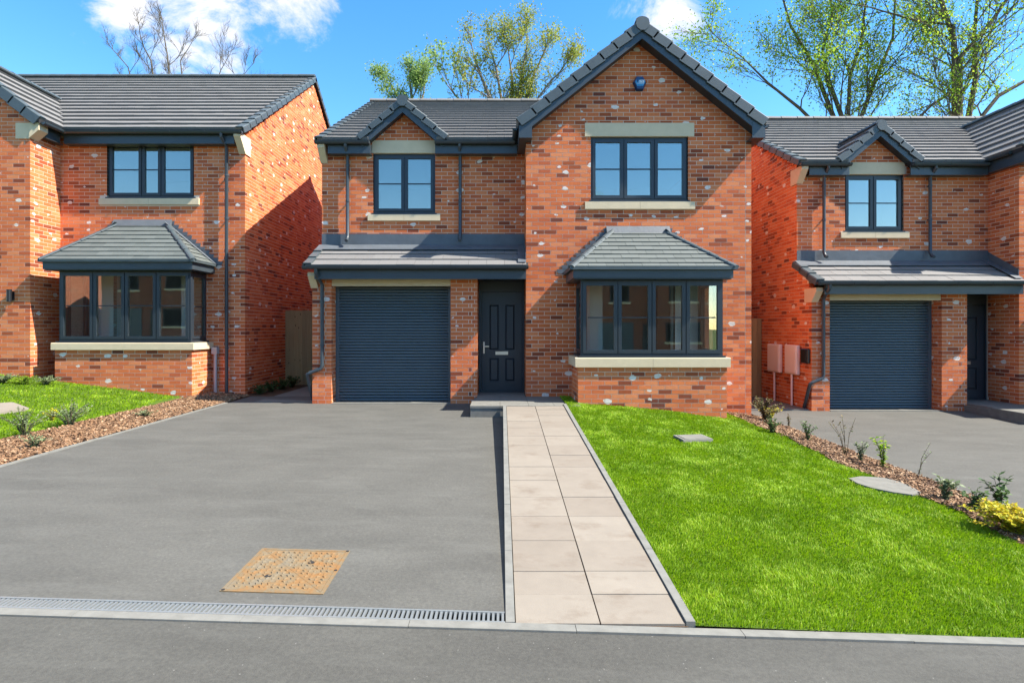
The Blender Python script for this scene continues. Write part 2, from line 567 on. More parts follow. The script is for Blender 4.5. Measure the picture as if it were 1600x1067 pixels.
def place_pieces(groups, base, limit=300):
    """groups: list of (matrices, proto mesh, verts, face, parent, piece name, stuff name)"""
    cand = []
    for gi, g in enumerate(groups):
        for i, m in enumerate(g[0]):
            cand.append((weight(m, g[3], base), gi, i))
    cand.sort(key=lambda c: -c[0])
    top = set((g, i) for w, g, i in cand[:limit] if w > 0)
    for gi, (ms, pm, V, face, parent, nm, sn) in enumerate(groups):
        rest = [m for i, m in enumerate(ms) if (gi, i) not in top]
        for i, m in enumerate(ms):
            if (gi, i) in top:
                o = bpy.data.objects.new(nm, pm)
                COL.objects.link(o)
                o.parent = parent
                o.matrix_basis = Matrix(m.tolist())
        if rest:
            me = scatter_mesh(sn, V, CUBE_F, rest, pm.materials[0])
            put(sn, me, parent, kind='stuff')

CH = .075
def lay_bricks(out, O, u, n, U0, z0, z1, spans, par=0, depth=.1):
    """running bond on a wall face. O: origin of the face line (z ignored), u: along, n: outward; spans(z) -> [(a, b, toothed_a, toothed_b)]"""
    O, u, n = np.array(O, float), np.array(u, float), np.array(n, float)
    k = 0
    z = z0
    while z + .03 < z1:
        p = (k + par) % 2
        for a, b, ta, tb in spans(z + .033):
            sa, sb = a, b
            if ta and p: sa = a + .1125
            if tb and p: sb = b - .1125
            if sb - sa < .03:
                continue
            js = []
            j = U0 + (.1125 if p else 0) + math.floor((sa - U0) / .225) * .225
            while j < sb:
                if sa + .035 < j < sb - .035:
                    js.append(j)
                j += .225
            e = [sa] + js + [sb]
            for i in range(len(e) - 1):
                s0 = e[i] + (.005 if i else 0)
                s1 = e[i + 1] - (.005 if i + 1 < len(e) - 1 else 0)
                pr = rng.uniform(-.0010, .0008)
                o3 = O + u * s0 + n * pr
                o3[2] = z
                out.append(mat4(o3, u * (s1 - s0), -n * depth, (0, 0, .065)))
        z += CH
        k += 1
def holes(a, b, rects, ta=False, tb=False):
    """span function for a rectangular wall a..b with openings (u0, u1, z0, z1)"""
    def f(z):
        cut = sorted((r[0], r[1]) for r in rects if r[2] < z < r[3])
        res, s, t = [], a, ta
        for c0, c1 in cut:
            if c0 > s:
                res.append((s, c0, t, False))
            s, t = max(s, c1), False
        if s < b:
            res.append((s, b, t, tb))
        return res
    return f
def panel(mb, O, u, n, a, b, z0, z1, rects, d0, d1):
    """wall panel with openings between depths d0 and d1 behind the face"""
    O, u, n = Vector(O), Vector(u), Vector(n)
    xs = sorted(set([a, b] + [min(max(v, a), b) for r in rects for v in r[:2]]))
    zs = sorted(set([z0, z1] + [min(max(v, z0), z1) for r in rects for v in r[2:]]))
    solid = {}
    for i in range(len(xs) - 1):
        for j in range(len(zs) - 1):
            cx, cz = (xs[i] + xs[i + 1]) / 2, (zs[j] + zs[j + 1]) / 2
            solid[i, j] = not any(r[0] < cx < r[1] and r[2] < cz < r[3] for r in rects)
    def P(x, z, d):
        p = O + u * x - n * d
        p.z = z
        return p
    for (i, j), s in solid.items():
        if not s:
            continue
        x0, x1, za, zb = xs[i], xs[i + 1], zs[j], zs[j + 1]
        mb.add([P(x0, za, d0), P(x1, za, d0), P(x1, zb, d0), P(x0, zb, d0)], [(0, 1, 2, 3)])
        mb.add([P(x0, za, d1), P(x1, za, d1), P(x1, zb, d1), P(x0, zb, d1)], [(3, 2, 1, 0)])
        for di, dj, (pa, pb) in ((-1, 0, ((x0, za), (x0, zb))), (1, 0, ((x1, zb), (x1, za))), (0, -1, ((x1, za), (x0, za))), (0, 1, ((x0, zb), (x1, zb)))):
            if not solid.get((i + di, j + dj), False):
                mb.add([P(*pa, d0), P(*pb, d0), P(*pb, d1), P(*pa, d1)], [(0, 1, 2, 3)])
def tiles(out, P0, u, v, U, V, tw=.30, gauge=.345, th=.056, keep=None, urange=None, n=None):
    P0, u, v = np.array(P0, float), np.array(u, float), np.array(v, float)
    u /= np.linalg.norm(u); v /= np.linalg.norm(v)
    nn = np.cross(u, v)
    if nn[2] < 0: nn = -nn
    j = 0
    while j * gauge < V - .02:
        v0 = j * gauge
        ln = min(gauge + .05, V - v0)
        ua, ub = (0, U) if urange is None else urange(v0 + .5 * min(gauge, ln))
        s = ua - (tw / 2 if j % 2 else 0) - (ua % tw if urange is not None else 0)
        while s < ub - .01:
            a, b = max(s, ua), min(s + tw, ub)
            s += tw
            if b - a < .03:
                continue
            c = P0 + u * (a + b) / 2 + v * (v0 + .5 * gauge)
            if keep is not None and not keep(c):
                continue
            o = P0 + u * (a + .002) + v * v0 + nn * rng.uniform(0, .004)
            out.append(mat4(o, u * (b - a - .004), v * ln, nn * th))
        j += 1

# ------------------------------------------------------------------ house components
def window(parent, O, u, n, w, h, lights, off, sill=None, lintel=None, recess=.05, name='window', bar=True, blank=()):
    """O: lower left corner on the wall face seen from outside, u along, n outward. lights: widths as fractions"""
    O, u, n = Vector(O), Vector(u).normalized(), Vector(n).normalized()
    Z = Vector((0, 0, 1))
    def bx(mb, a, b, z0, z1, d0, d1):
        q = lambda d: [O + u * a + Z * z0 - n * d, O + u * b + Z * z0 - n * d, O + u * b + Z * z1 - n * d, O + u * a + Z * z1 - n * d]
        mb.hexa(q(d0), q(d1))
    f = MB()
    fw, d0, d1 = .05, recess, recess + .07
    bx(f, 0, w, 0, fw, d0 - .0, d1); bx(f, 0, w, h - fw, h, d0, d1)
    bx(f, 0, fw, fw, h - fw, d0, d1); bx(f, w - fw, w, fw, h - fw, d0, d1)
    tot = sum(lights)
    xs = [fw]
    for q in lights:
        xs.append(xs[-1] + (w - 2 * fw) * q / tot)
    for x in xs[1:-1]:
        bx(f, x - .022, x + .022, fw, h - fw, d0, d1)
    bx(f, -.03, w + .03, -.03, -.001, d0 - .06, d1)          # projecting plastic cill
    win = f.build(name, M['frame'], parent, off)
    for i in range(len(lights)):
        a = xs[i] + (.022 if i else 0)
        b = xs[i + 1] - (.022 if i < len(lights) - 1 else 0)
        s = MB()
        sw, e0, e1 = .058, d0 - .018, d0 + .05
        za, zb = fw, h - fw
        a, b, za, zb = a - .014, b + .014, za - .012, zb + .012
        bx(s, a, b, za, za + sw, e0, e1); bx(s, a, b, zb - sw, zb, e0, e1)
        bx(s, a, a + sw, za + sw, zb - sw, e0, e1); bx(s, b - sw, b, za + sw, zb - sw, e0, e1)
        s.build('casement', M['frame'], win, (0, 0, 0) if off == (0, 0, 0) else off)
        g = MB()
        bx(g, a + sw - .004, b - sw + .004, za + sw - .004, zb - sw + .004, d0 + .012, d0 + .018)
        g.build('pane', M['glass'], win, off)
        if bar:
            gb = MB()
            zm = (za + zb) / 2
            bx(gb, a + sw, b - sw, zm - .011, zm + .011, d0 + .002, d0 + .011)
            gb.build('glazing_bar', M['frame'], win, off)
    if lintel:
        l = MB(); bx(l, lintel[0], lintel[1], h + lintel[2], h + lintel[3], -.012, .2)
        l.build('lintel', M['stone'], win, off)
    if sill:
        a, b, z0, z1, pr = sill
        c = (a + b) / 2
        for s0, s1 in ((a, c - .002), (c + .002, b)):
            l = MB()
            qa = lambda d0_, zt: None
            p = [O + u * s0 + Z * z0 + n * pr, O + u * s0 + Z * z0 - n * .1, O + u * s0 + Z * (z1 + .015) - n * .1, O + u * s0 + Z * z1 + n * pr]
            l.prism(p, u * (s1 - s0))
            l.build('sill', M['stone'], win, off)
    return win

def gutter(parent, a, b, off, r=.055, name='gutter'):
    """half-round gutter from a to b, with joints"""
    a, b = Vector(a), Vector(b)
    d = (b - a).normalized()
    s = d.cross(Vector((0, 0, 1))).normalized()
    mb = MB()
    def ring(p, rad):
        return [p + s * math.cos(t) * rad + Vector((0, 0, math.sin(t) * rad * 1.05)) for t in [math.pi + math.pi * i / 8 for i in range(9)]]
    def trough(p, q, ro, ri):
        A = ring(p, ro) + ring(p, ri)[::-1]
        mb.prism(A, q - p)
    trough(a, b, r, r - .006)
    ln = (b - a).length
    k = max(1, int(ln / .62))
    for i in range(k + 1):
        c = a + d * (.05 + (ln - .1) * i / k)
        trough(c - d * .022, c + d * .022, r + .007, r - .001)
    mb.add(ring(a, r), [tuple(range(9))]); mb.add(ring(b, r), [tuple(range(9))])
    return mb.build(name, M['anth'], parent, off, smooth=True)
def downpipe(parent, pts, off, r=.034, brackets=(), toward=(0, 1, 0)):
    mb = MB()
    mb.tube(pts, r, 10)
    p = mb.build('downpipe', M['anth'], parent, off, smooth=True)
    for z in brackets:
        # bracket ring round the vertical run
        for i in range(len(pts) - 1):
            A, B = Vector(pts[i]), Vector(pts[i + 1])
            if min(A.z, B.z) <= z <= max(A.z, B.z) and abs(A.z - B.z) > .3:
                t = (z - A.z) / (B.z - A.z)
                c = A.lerp(B, t)
                m = MB(); m.tube([c - Vector((0, 0, .018)), c + Vector((0, 0, .018))], r + .008, 10)
                tw = Vector(toward)
                m.box(c.x - .012 + min(0, tw.x * .07), c.x + .012 + max(0, tw.x * .07), c.y - .012 + min(0, tw.y * .07), c.y + .012 + max(0, tw.y * .07), z - .012, z + .012)
                m.build('pipe_bracket', M['anth'], p, off)
                break
    return p
def slope_cap(out_parent, A, B, off, side, n_caps, mat='cap', w=.13, drop=.10, th=.03, name='verge_cap'):
    """stepped dry-verge caps from A (eave end) up to B (apex); side: outward direction of the verge face"""
    A, B, S = Vector(A), Vector(B), Vector(side).normalized()
    d = (B - A)
    ln = d.length
    d.normalize()
    up = S.cross(d).normalized()
    if up.z < 0: up = -up
    step = ln / n_caps
    for i in range(n_caps):
        p = A + d * (i * step)
        mb = MB()
        def prof(t, lift):
            q = p + d * t + up * lift
            return [q + S * .03 - up * drop, q + S * .03 + up * (th - .018), q + S * .012 + up * th, q - S * w + up * th, q - S * w, q + S * .004, q + S * .004 - up * drop]
        a, b = prof(0, .030), prof(step + .03, .004)
        k = len(a)
        mb.add(a + b, [tuple(range(k - 1, -1, -1)), tuple(range(k, 2 * k))] + [(j, (j + 1) % k, k + (j + 1) % k, k + j) for j in range(k)])
        mb.build(name, M[mat], out_parent, off)
def ridge(parent, A, B, off, r=.11, seg=.45, mat='cap', name='ridge_tile'):
    A, B = Vector(A), Vector(B)
    d = (B - A); ln = d.length; d.normalize()
    s = d.cross(Vector((0, 0, 1))).normalized()
    up = s.cross(d).normalized()
    k = max(1, round(ln / seg))
    st = ln / k
    for i in range(k):
        mb = MB()
        def ring(t, rad):
            q = A + d * t
            return [q + s * math.cos(a) * rad * 1.15 + up * (math.sin(a) * rad * .8 - .02) for a in [math.pi * j / 6 for j in range(7)]]
        a, b = ring(i * st, r + .006), ring((i + 1) * st + (.01 if i < k - 1 else 0), r - .004)
        a += [p - up * .02 for p in ring(i * st, r - .03)][::-1]
        b += [p - up * .02 for p in ring((i + 1) * st, r - .03)][::-1]
        n = len(a)
        mb.add(a + b, [tuple(range(n - 1, -1, -1)), tuple(range(n, 2 * n))] + [(j, (j + 1) % n, n + (j + 1) % n, n + j) for j in range(n)])
        mb.build(name, M[mat], parent, off)

def bay(root, off, c, groups, bricks, btiles):
    """c: dict xl, xr, yf, yw, zg, s0, s1 (sill), wt (window top), fx0, fx1, fy, f0, f1 (fascia), tx0, tx1, tz (roof top on the wall)"""
    xl, xr, yf, yw = c['xl'], c['xr'], c['yf'], c['yw']
    mb = MB()
    d = .003
    mb.box(xl + d, xr - d, yf + d, yf + .1, c['zg'], c['s0'])
    mb.box(xl + d, xl + .1, yf + .1, yw + .008, c['zg'], c['s0'])
    mb.box(xr - .1, xr - d, yf + .1, yw + .008, c['zg'], c['s0'])
    wall = mb.build('bay_wall', M['mortar'], root, off)
    z1 = c['s0']
    zg = z1 - CH * math.ceil((z1 - c['zg']) / CH)
    bl = []
    lay_bricks(bl, (xl, yf, 0), (1, 0, 0), (0, -1, 0), 0, zg, z1, lambda z: [(0, xr - xl, 1, 1)], 0)
    ln = yw - yf
    lay_bricks(bl, (xl, yw, 0), (0, -1, 0), (-1, 0, 0), ln, zg, z1, lambda z: [(0, ln, 0, 1)], 1)
    lay_bricks(bl, (xr, yf, 0), (0, 1, 0), (1, 0, 0), 0, zg, z1, lambda z: [(0, ln, 1, 0)], 1)
    for m in bl:
        m[:3, 3] -= np.array(off)
    groups.append((bl, P_BRICK, CUBE_V, 'y', wall, 'brick', 'brickwork'))
    # stone sill round three sides
    s0, s1, e = c['s0'] + .001, c['s1'], .05
    xm = (xl + xr) / 2
    w = window(root, (xl + .05, yf, c['s1'] + .032), (1, 0, 0), (0, -1, 0), xr - xl - .10, c['wt'] - c['s1'] - .032, [1, 1, 1, 1], off, recess=.05, name='bay_window', bar=False)
    for a, b in ((xl - e, xm - .002), (xm + .002, xr + e)):
        q = MB()
        q.prism([(a, yf - .042, s0), (a, yf - .042, s1 - .012), (a, yf - .032, s1 - .002), (a, yf + .13, s1), (a, yf + .13, s0)], (b - a, 0, 0))
        q.build('sill', M['stone'], w, off)
    for a, b in ((xl - e, xl + .13), (xr - .13, xr + e)):
        q = MB(); q.box(a, b, yf + .132, yw - .002, s0, s1 - .001); q.build('sill', M['stone'], w, off)
    # bars only on the outer lights, as low rails; side lights
    hh = c['wt'] - c['s1'] - .032
    for sx, u, n, O in ((0, (0, -1, 0), (-1, 0, 0), (xl + .10, yw - .012, c['s1'] + .032)), (1, (0, 1, 0), (1, 0, 0), (xr - .10, yf + .14, c['s1'] + .032))):
        window(root, O, u, n, ln - .155, hh, [1], off, recess=.0, name='bay_side_window', bar=True)
    # thin rails across the panes of the front
    wl = (xr - xl - .2) / 4
    for i in range(4):
        q = MB(); q.box(xl + .1 + i * wl + .07, xl + .1 + (i + 1) * wl - .07, yf + .052, yf + .061, c['s1'] + hh * .52, c['s1'] + hh * .52 + .02)
        q.build('glazing_bar', M['frame'], w, off)
    q = MB()
    zc = c['wt'] - .004
    for a, b in ((xl + .105, c['o0']), (c['o1'], xr - .105)):
        q.box(a, b, yw - .016, yw - .004, c['s1'] - .5, zc)
    q.box(xl + .12, xr - .12, yf + .135, yw - .018, c['s1'] - .06, c['s1'] - .03)
    q.box(xl + .12, xr - .12, yf + .135, yw - .018, zc - .015, zc)
    q.build('bay_lining', M['plaster'], root, off)
    # head, soffit and fascia
    q = MB()
    q.box(c['fx0'] + .025, c['fx1'] - .025, c['fy'] + .025, yw - .002, c['wt'] + .002, c['wt'] + .03)
    sof = q.build('bay_soffit', M['frame'], root, off)
    q = MB()
    q.box(c['fx0'], c['fx1'], c['fy'], c['fy'] + .022, c['f0'], c['f1'])
    q.box(c['fx0'], c['fx0'] + .022, c['fy'] + .022, yw - .002, c['f0'], c['f1'])
    q.box(c['fx1'] - .022, c['fx1'], c['fy'] + .022, yw - .002, c['f0'], c['f1'])
    fas = q.build('bay_fascia', M['anth'], root, off)
    # roof: front slope and two hips
    ov = .045
    x0, x1, y0, ze = c['fx0'] - ov, c['fx1'] + ov, c['fy'] - ov, c['f1'] + .012
    xa, xb, zt = c['tx0'], c['tx1'], c['tz']
    A, B, C_, D = Vector((x0, y0, ze)), Vector((x1, y0, ze)), Vector((xb, yw, zt)), Vector((xa, yw, zt))
    Aw, Bw = Vector((x0, yw, ze)), Vector((x1, yw, ze))
    q = MB()
    q.add([A, B, C_, D, Aw, Bw], [(0, 1, 2, 3), (4, 0, 3), (1, 5, 2), (0, 4, 5, 1), (4, 3, 2, 5)])
    roof = q.build('bay_roof', M['cap'], root, off)
    q = MB()                                            # eave trim
    q.box(x0 - .01, x1 + .01, y0 - .012, y0 + .02, ze - .022, ze + .038)
    q.box(x0 - .01, x0 + .02, y0 + .02, yw - .002, ze - .022, ze + .034)
    q.box(x1 - .02, x1 + .01, y0 + .02, yw - .002, ze - .022, ze + .034)
    q.build('eave_trim', M['cap'], roof, off)
    tl = []
    V = (D - A) - Vector((xa - x0, 0, 0))
    Vl = V.length
    tiles(tl, A, (1, 0, 0), V, x1 - x0, Vl, .30, Vl / 9.0, .024, urange=lambda v: ((xa - x0) * v / Vl + .01, (x1 - x0) - (x1 - xb) * v / Vl - .01))
    for sgn, E, F, top in ((-1, Aw, A, D), (1, B, Bw, C_)):
        wv = Vector((top.x - E.x, 0, zt - ze)); wl_ = wv.length
        dp = (F - E).length
        if sgn < 0:
            ur = lambda v: (0, dp * (1 - v / wl_) - .01)
        else:
            ur = lambda v: (dp * v / wl_ + .01, dp)
        tiles(tl, E, F - E, wv, dp, wl_, .30, wl_ / 9.0, .024, urange=ur)
    for m in tl:
        m[:3, 3] -= np.array(off)
    btiles.append((tl, P_BTILE, TILE_V, 'z', roof, 'roof_tile', 'bay_tiling'))
    for a, b in ((A, D), (B, C_)):
        ridge(roof, a + Vector((0, 0, .03)), b + Vector((0, 0, .03)), off, .05, .4, 'cap', 'hip_tile')
    # lead: apron along the top and stepped soakers up both sides
    q = MB()
    q.prism([(xa - .12, yw - .004, zt + .09), (xa - .12, yw - .016, zt + .09), (xa - .12, yw - .10, zt - .055), (xa - .12, yw - .02, zt - .05)], (xb - xa + .24, 0, 0))
    for sgn, E, T in ((-1, Aw, D), (1, Bw, C_)):
        k = int((zt - ze) / CH)
        for i in range(k + 1):
            f = i / (k + .5)
            p = E.lerp(T, f)
            g = E.lerp(T, min(1, (i + 1.25) / (k + .5)))
            xo = p.x + sgn * .13
            q.prism([(xo, yw - .010, p.z + .09), (xo - sgn * .02, yw - .010, p.z + .015), (p.x - sgn * .05, yw - .010, p.z - .01), (g.x - sgn * .05, yw - .010, g.z), (g.x + sgn * .01, yw - .010, p.z + .095)], (0, .007, 0))
        S = (T - E)
        nn = Vector((sgn * S.z, 0, abs(S.x))).normalized()
        e0, e1 = E + nn * .03, T + nn * .03
        q.hexa([e0 + Vector((0, -.13, 0)), e0, e1, e1 + Vector((0, -.13, 0))], [p + nn * .006 for p in (e0 + Vector((0, -.13, 0)), e0, e1, e1 + Vector((0, -.13, 0)))])
    q.build('lead_flashing', M['lead'], roof, off)

def verge_triangle(mb, x, y0, ym, y1, z0, zt, t):
    mb.prism([(x, y0, z0), (x, y1, z0), (x, ym, zt)], (t, 0, 0))

# ------------------------------------------------------------------ the garage house (built twice: in the middle and on the right)
XL, XG, XR = -3.55, .449, 4.613
def garage_house(base, label, group):
    root = empty('brick_house', base, label, 'house', group)
    off = (0, 0, 0)
    bx = np.array(base)
    G, T = [], []
    zb = -.45
    wallmb, inner = MB(), MB()
    DEP = 9.9
    YU, YP = .75, .15
    # --- openings
    gw = (1.645, 3.444, 3.775, 4.947)
    uw = (-2.539, -1.314, 3.682, 4.857)
    gy = .45
    bay_open = (1.86, 3.20, .30, 2.26)
    # gable wall
    panel(wallmb, (0, 0, 0), (1, 0, 0), (0, -1, 0), XG + .003, XR - .003, zb, 5.10, [gw, bay_open], .003, .102)
    panel(inner, (0, 0, 0), (1, 0, 0), (0, -1, 0), XG + .11, XR - .11, zb, 5.0, [gw, bay_open], .104, .28)
    zt, zs = 6.74, 5.10
    wallmb.prism([(XG + .003, .003, zs), (XR - .003, .003, zs), ((XG + XR) / 2, .003, zt)], (0, .09, 0))
    # upper set-back wall and the gablet over its window
    panel(wallmb, (0, YU, 0), (1, 0, 0), (0, -1, 0), XL + .003, XG, 2.4, 5.06, [uw], .003, .102)
    panel(inner, (0, YU, 0), (1, 0, 0), (0, -1, 0), XL + .11, XG, 2.4, 5.0, [uw], .104, .28)
    gx0, gx1, gxm = -2.60, -1.25, -1.925
    wallmb.prism([(gx0, YU + .003, 5.06), (gx1, YU + .003, 5.06), (gxm, YU + .003, 5.64)], (0, .09, 0))
    # ground floor: garage piers, door wall
    ox0, ox1, oz = -3.19, -.959, 2.27
    wallmb.box(XL + .003, ox0 - .003, YP + .003, YP + .5, zb, 2.42)
    wallmb.box(ox1 + .003, -.456 - .003, YP + .003, YU + .1, zb, 2.42)
    wallmb.box(-.456, -.385, YU + .12, YU + .2, zb, 2.42)
    # side walls
    for X, n in ((XL, -1), (XR, 1)):
        x0, x1 = (X + .003, X + .1) if n < 0 else (X - .1, X - .003)
        y0 = YU + .1 if n < 0 else .1
        wallmb.box(x0, x1, y0, DEP - .1, zb, 5.02)
        wallmb.prism([(x0, YU + .1, 5.02), (x0, DEP - .1, 5.02), (x0, 5.33, 7.36)], (x1 - x0, 0, 0))
        i0, i1 = (X + .104, X + .26) if n < 0 else (X - .26, X - .104)
        inner.box(i0, i1, y0 + .2, DEP - .3, zb, 5.0)
    # lean-to cheek on the left
    wallmb.prism([(XL + .0035, YP + .12, zb), (XL + .0035, YU + .1, zb), (XL + .0035, YU + .1, 2.98), (XL + .0035, YP + .12, 2.62)], (.092, 0, 0))
    # wing return beside the door
    wallmb.box(XG + .003, XG + .1, .1, YU + .2, zb, 5.05)
    wallmb.box(XL + .1, XR - .1, DEP - .1, DEP, zb, 5.02)
    wall = wallmb.build('wall', M['mortar'], root)
    # --- interior: floors, ceilings, partitions
    inner.box(XL + .27, XR - .27, YU + .3, 6, 2.52, 2.78)
    inner.box(XG + .12, XR - .27, .29, YU + .298, 2.53, 2.77)
    inner.box(XL + .27, XR - .27, YU + .3, 6, 5.005, 5.06)
    inner.box(XG + .12, XR - .27, .29, YU + .298, 5.006, 5.055)
    inner.box(XG + .12, XG + .24, .29, 5.0, .15, 5.0)
    inner.box(XL + .27, XR - .27, 4.4, 4.5, .15, 5.0)
    inner.build('inner_wall', M['plaster'], root)
    q = MB(); q.box(XG + .25, XR - .27, .29, 4.39, .02, .15); q.box(1.40, 3.68, -.86, .288, .02, .148); q.build('floor', M['carpet'], root)
    # --- bricks
    bl = []
    z0 = -.375
    roofz = lambda x: zt + .02 - (zt - zs) / ((XR - XG) / 2) * abs(x - (XG + XR) / 2)
    hb = holes(XG, XR, [gw, (gw[0] - .11, gw[1] + .11, 4.95, 5.195), (gw[0] - .11, gw[1] + .11, 3.60, 3.775), bay_open, (1.30, 3.78, -1, .9)], True, True)
    def gspan(z):
        if z < 5.07: return hb(z)
        w = (zt + .03 - z) / (zt - zs) * (XR - XG) / 2
        c = (XG + XR) / 2
        return [(c - w, c + w, False, False)] if w > .05 else []
    lay_bricks(bl, (0, 0, 0), (1, 0, 0), (0, -1, 0), XG, z0, zt, gspan, 0)
    hu = holes(XL, XG, [uw, (uw[0] - .06, uw[1] + .06, 4.857, 5.11), (uw[0] - .1, uw[1] + .1, 3.52, 3.682)], True, False)
    def uspan(z):
        if z < 5.05: return hu(z)
        w = (5.66 - z) / (5.64 - 5.06) * (gx1 - gx0) / 2
        return [(gxm - w, gxm + w, False, False)] if w > .05 else []
    lay_bricks(bl, (0, YU, 0), (1, 0, 0), (0, -1, 0), XL, z0 + CH * 40, 5.64, uspan, 0)
    # piers: front and returns
    lay_bricks(bl, (0, YP, 0), (1, 0, 0), (0, -1, 0), XL, z0, 2.42, lambda z: [(XL, ox0, 1, 1)], 0)
    lay_bricks(bl, (0, YP, 0), (1, 0, 0), (0, -1, 0), ox1, z0, 2.42, lambda z: [(ox1, -.456, 1, 1)], 0)
    lay_bricks(bl, (ox0, YP, 0), (0, 1, 0), (1, 0, 0), 0, z0, 2.42, lambda z: [(0, .5, 1, 0)], 1)
    lay_bricks(bl, (ox1, YP + .6, 0), (0, -1, 0), (-1, 0, 0), .6, z0, 2.42, lambda z: [(0, .6, 0, 1)], 1)
    lay_bricks(bl, (-.456, YP, 0), (0, 1, 0), (1, 0, 0), 0, z0, 2.42, lambda z: [(0, .6, 1, 0)], 1)
    # return of the wing
    lay_bricks(bl, (XG, YU, 0), (0, -1, 0), (-1, 0, 0), YU, z0, 5.05, lambda z: [(0, YU, 0, 1)], 1)
    # left side wall (u runs towards the camera, origin at the back)
    def lspan(z):
        if z < 2.42: e = YP
        elif z < 2.98: e = YP + (z - 2.42) / (2.98 - 2.42) * (YU - YP)
        elif z < 5.03: e = YU
        else:
            w = (7.40 - z) / (7.36 - 5.02) * (5.33 - YU)
            return [(DEP - 5.33 - w, DEP - 5.33 + w, 0, 0)] if w > .1 else []
        return [(0, DEP - e, 0, e in (YP, YU))]
    lay_bricks(bl, (XL, DEP, 0), (0, -1, 0), (-1, 0, 0), DEP - YU, z0, 7.36, lspan, 1)
    def rspan(z):
        if z < 5.03: return [(0, DEP, 1, 0)]
        w = (7.40 - z) / (7.36 - 5.02) * (5.33 - YU)
        return [(5.33 - w, 5.33 + w, 0, 0)] if w > .1 else []
    lay_bricks(bl, (XR, 0, 0), (0, 1, 0), (1, 0, 0), 0, z0, 7.36, rspan, 1)
    G.append((bl, P_BRICK, CUBE_V, 'y', wall, 'brick', 'brickwork'))
    # --- windows
    window(root, (gw[0], 0, gw[2]), (1, 0, 0), (0, -1, 0), gw[1] - gw[0], gw[3] - gw[2], [1, 1, 1], off,
           sill=(-.11, gw[1] - gw[0] + .12, -.17, -.035, .038), lintel=(-.11, gw[1] - gw[0] + .11, .004, .25))
    window(root, (uw[0], YU, uw[2]), (1, 0, 0), (0, -1, 0), uw[1] - uw[0], uw[3] - uw[2], [1, 1], off,
           sill=(-.1, uw[1] - uw[0] + .1, -.155, -.035, .038), lintel=(-.02, uw[1] - uw[0] + .02, .004, .255))
    # --- roofs
    rb = MB()
    m1, ze, ye, zr, yr = .528, 5.06, .54, 7.585, 5.33
    xs0, xs1 = XL - .05, XR + .05
    for a_, b_, y_ in ((xs0, uw[0] - .021, ye), (uw[0] - .02, uw[1] + .02, 1.0), (uw[1] + .021, xs1, ye)):
        z_ = ze + (y_ - ye) * (zr - ze) / (yr - ye)
        rb.hexa([(a_, y_, z_), (b_, y_, z_), (b_, yr, zr), (a_, yr, zr)], [(a_, y_, z_ - .09), (b_, y_, z_ - .09), (b_, yr, zr - .09), (a_, yr, zr - .09)])
    yb = 2 * yr - ye
    rb.hexa([(xs1, yb, ze), (xs0, yb, ze), (xs0, yr + .001, zr), (xs1, yr + .001, zr)], [(xs1, yb, ze - .09), (xs0, yb, ze - .09), (xs0, yr + .001, zr - .09), (xs1, yr + .001, zr - .09)])
    roof = rb.build('main_roof', M['dark'], root)
    wx, wz, wy0, wy1, we = 2.531, 6.91, -.28, 4.25, 5.13
    hw = 2.23
    def wing_z(x): return wz - (wz - we) / hw * abs(x - wx)
    gz, gew, gy0 = 5.83, .87, .53
    def gab_z(x): return gz - .857 * abs(x - gxm)
    tl = []
    L1 = math.hypot(yr - ye, zr - ze)
    def keep_main(c):
        if wx - hw < c[0] < wx + hw and wing_z(c[0]) > c[2] + .12: return False
        if abs(c[0] - gxm) < gew and gab_z(c[0]) > c[2] + .14: return False
        return True
    tiles(tl, (xs0 + .02, ye, ze), (1, 0, 0), (0, yr - ye, zr - ze), xs1 - xs0 - .04, L1, .33, .345, keep=keep_main)
    tiles(tl, (xs1 - .02, yb, ze), (-1, 0, 0), (0, yr - yb, zr - ze), xs1 - xs0 - .04, L1, .33, .345)
    T.append((tl, P_TILE, TILE_V, 'z', roof, 'roof_tile', 'tiling'))
    ridge(roof, (xs0, yr, zr + .05), (xs1, yr, zr + .05), off, .10, .45, 'tile')
    slope_cap(roof, (xs0, ye - .02, ze), (xs0, yr, zr), off, (-1, 0, 0), 15, 'cap')
    slope_cap(roof, (xs0, yb, ze), (xs0, yr, zr), off, (-1, 0, 0), 15, 'cap')
    slope_cap(roof, (xs1, yb, ze), (xs1, yr, zr), off, (1, 0, 0), 15, 'cap')
    # wing roof
    q = MB()
    for sg in (-1, 1):
        a = [(wx + sg * hw, wy0, we), (wx + sg * hw, wy1 if sg < 0 else wy1, we), (wx, wy1, wz), (wx, wy0, wz)]
        # stop the low end at the main roof
        q.hexa(a, [(p[0], p[1], p[2] - .08) for p in a])
    wroof = q.build('wing_roof', M['dark'], root)
    tw = []
    Lw = math.hypot(hw, wz - we)
    kw = lambda c: c[2] > ze + m1 * (c[1] - ye) - .1 or c[1] < ye
    tiles(tw, (wx - hw, wy0 + .03, we), (0, 1, 0), (hw, 0, wz - we), wy1 - wy0, Lw, .33, .345, keep=kw)
    tiles(tw, (wx + hw, wy0 + .03, we), (0, 1, 0), (-hw, 0, wz - we), wy1 - wy0, Lw, .33, .345, keep=kw)
    T.append((tw, P_TILE, TILE_V, 'z', wroof, 'roof_tile', 'tiling'))
    ridge(wroof, (wx, wy0 - .01, wz + .045), (wx, wy1, wz + .045), off, .105, .45, 'cap')
    slope_cap(wroof, (wx - hw, wy0, we), (wx - .03, wy0, wz - .02), off, (0, -1, 0), 9, 'cap', .14, .13, .045)
    slope_cap(wroof, (wx + hw, wy0, we), (wx + .03, wy0, wz - .02), off, (0, -1, 0), 9, 'cap', .14, .13, .045)
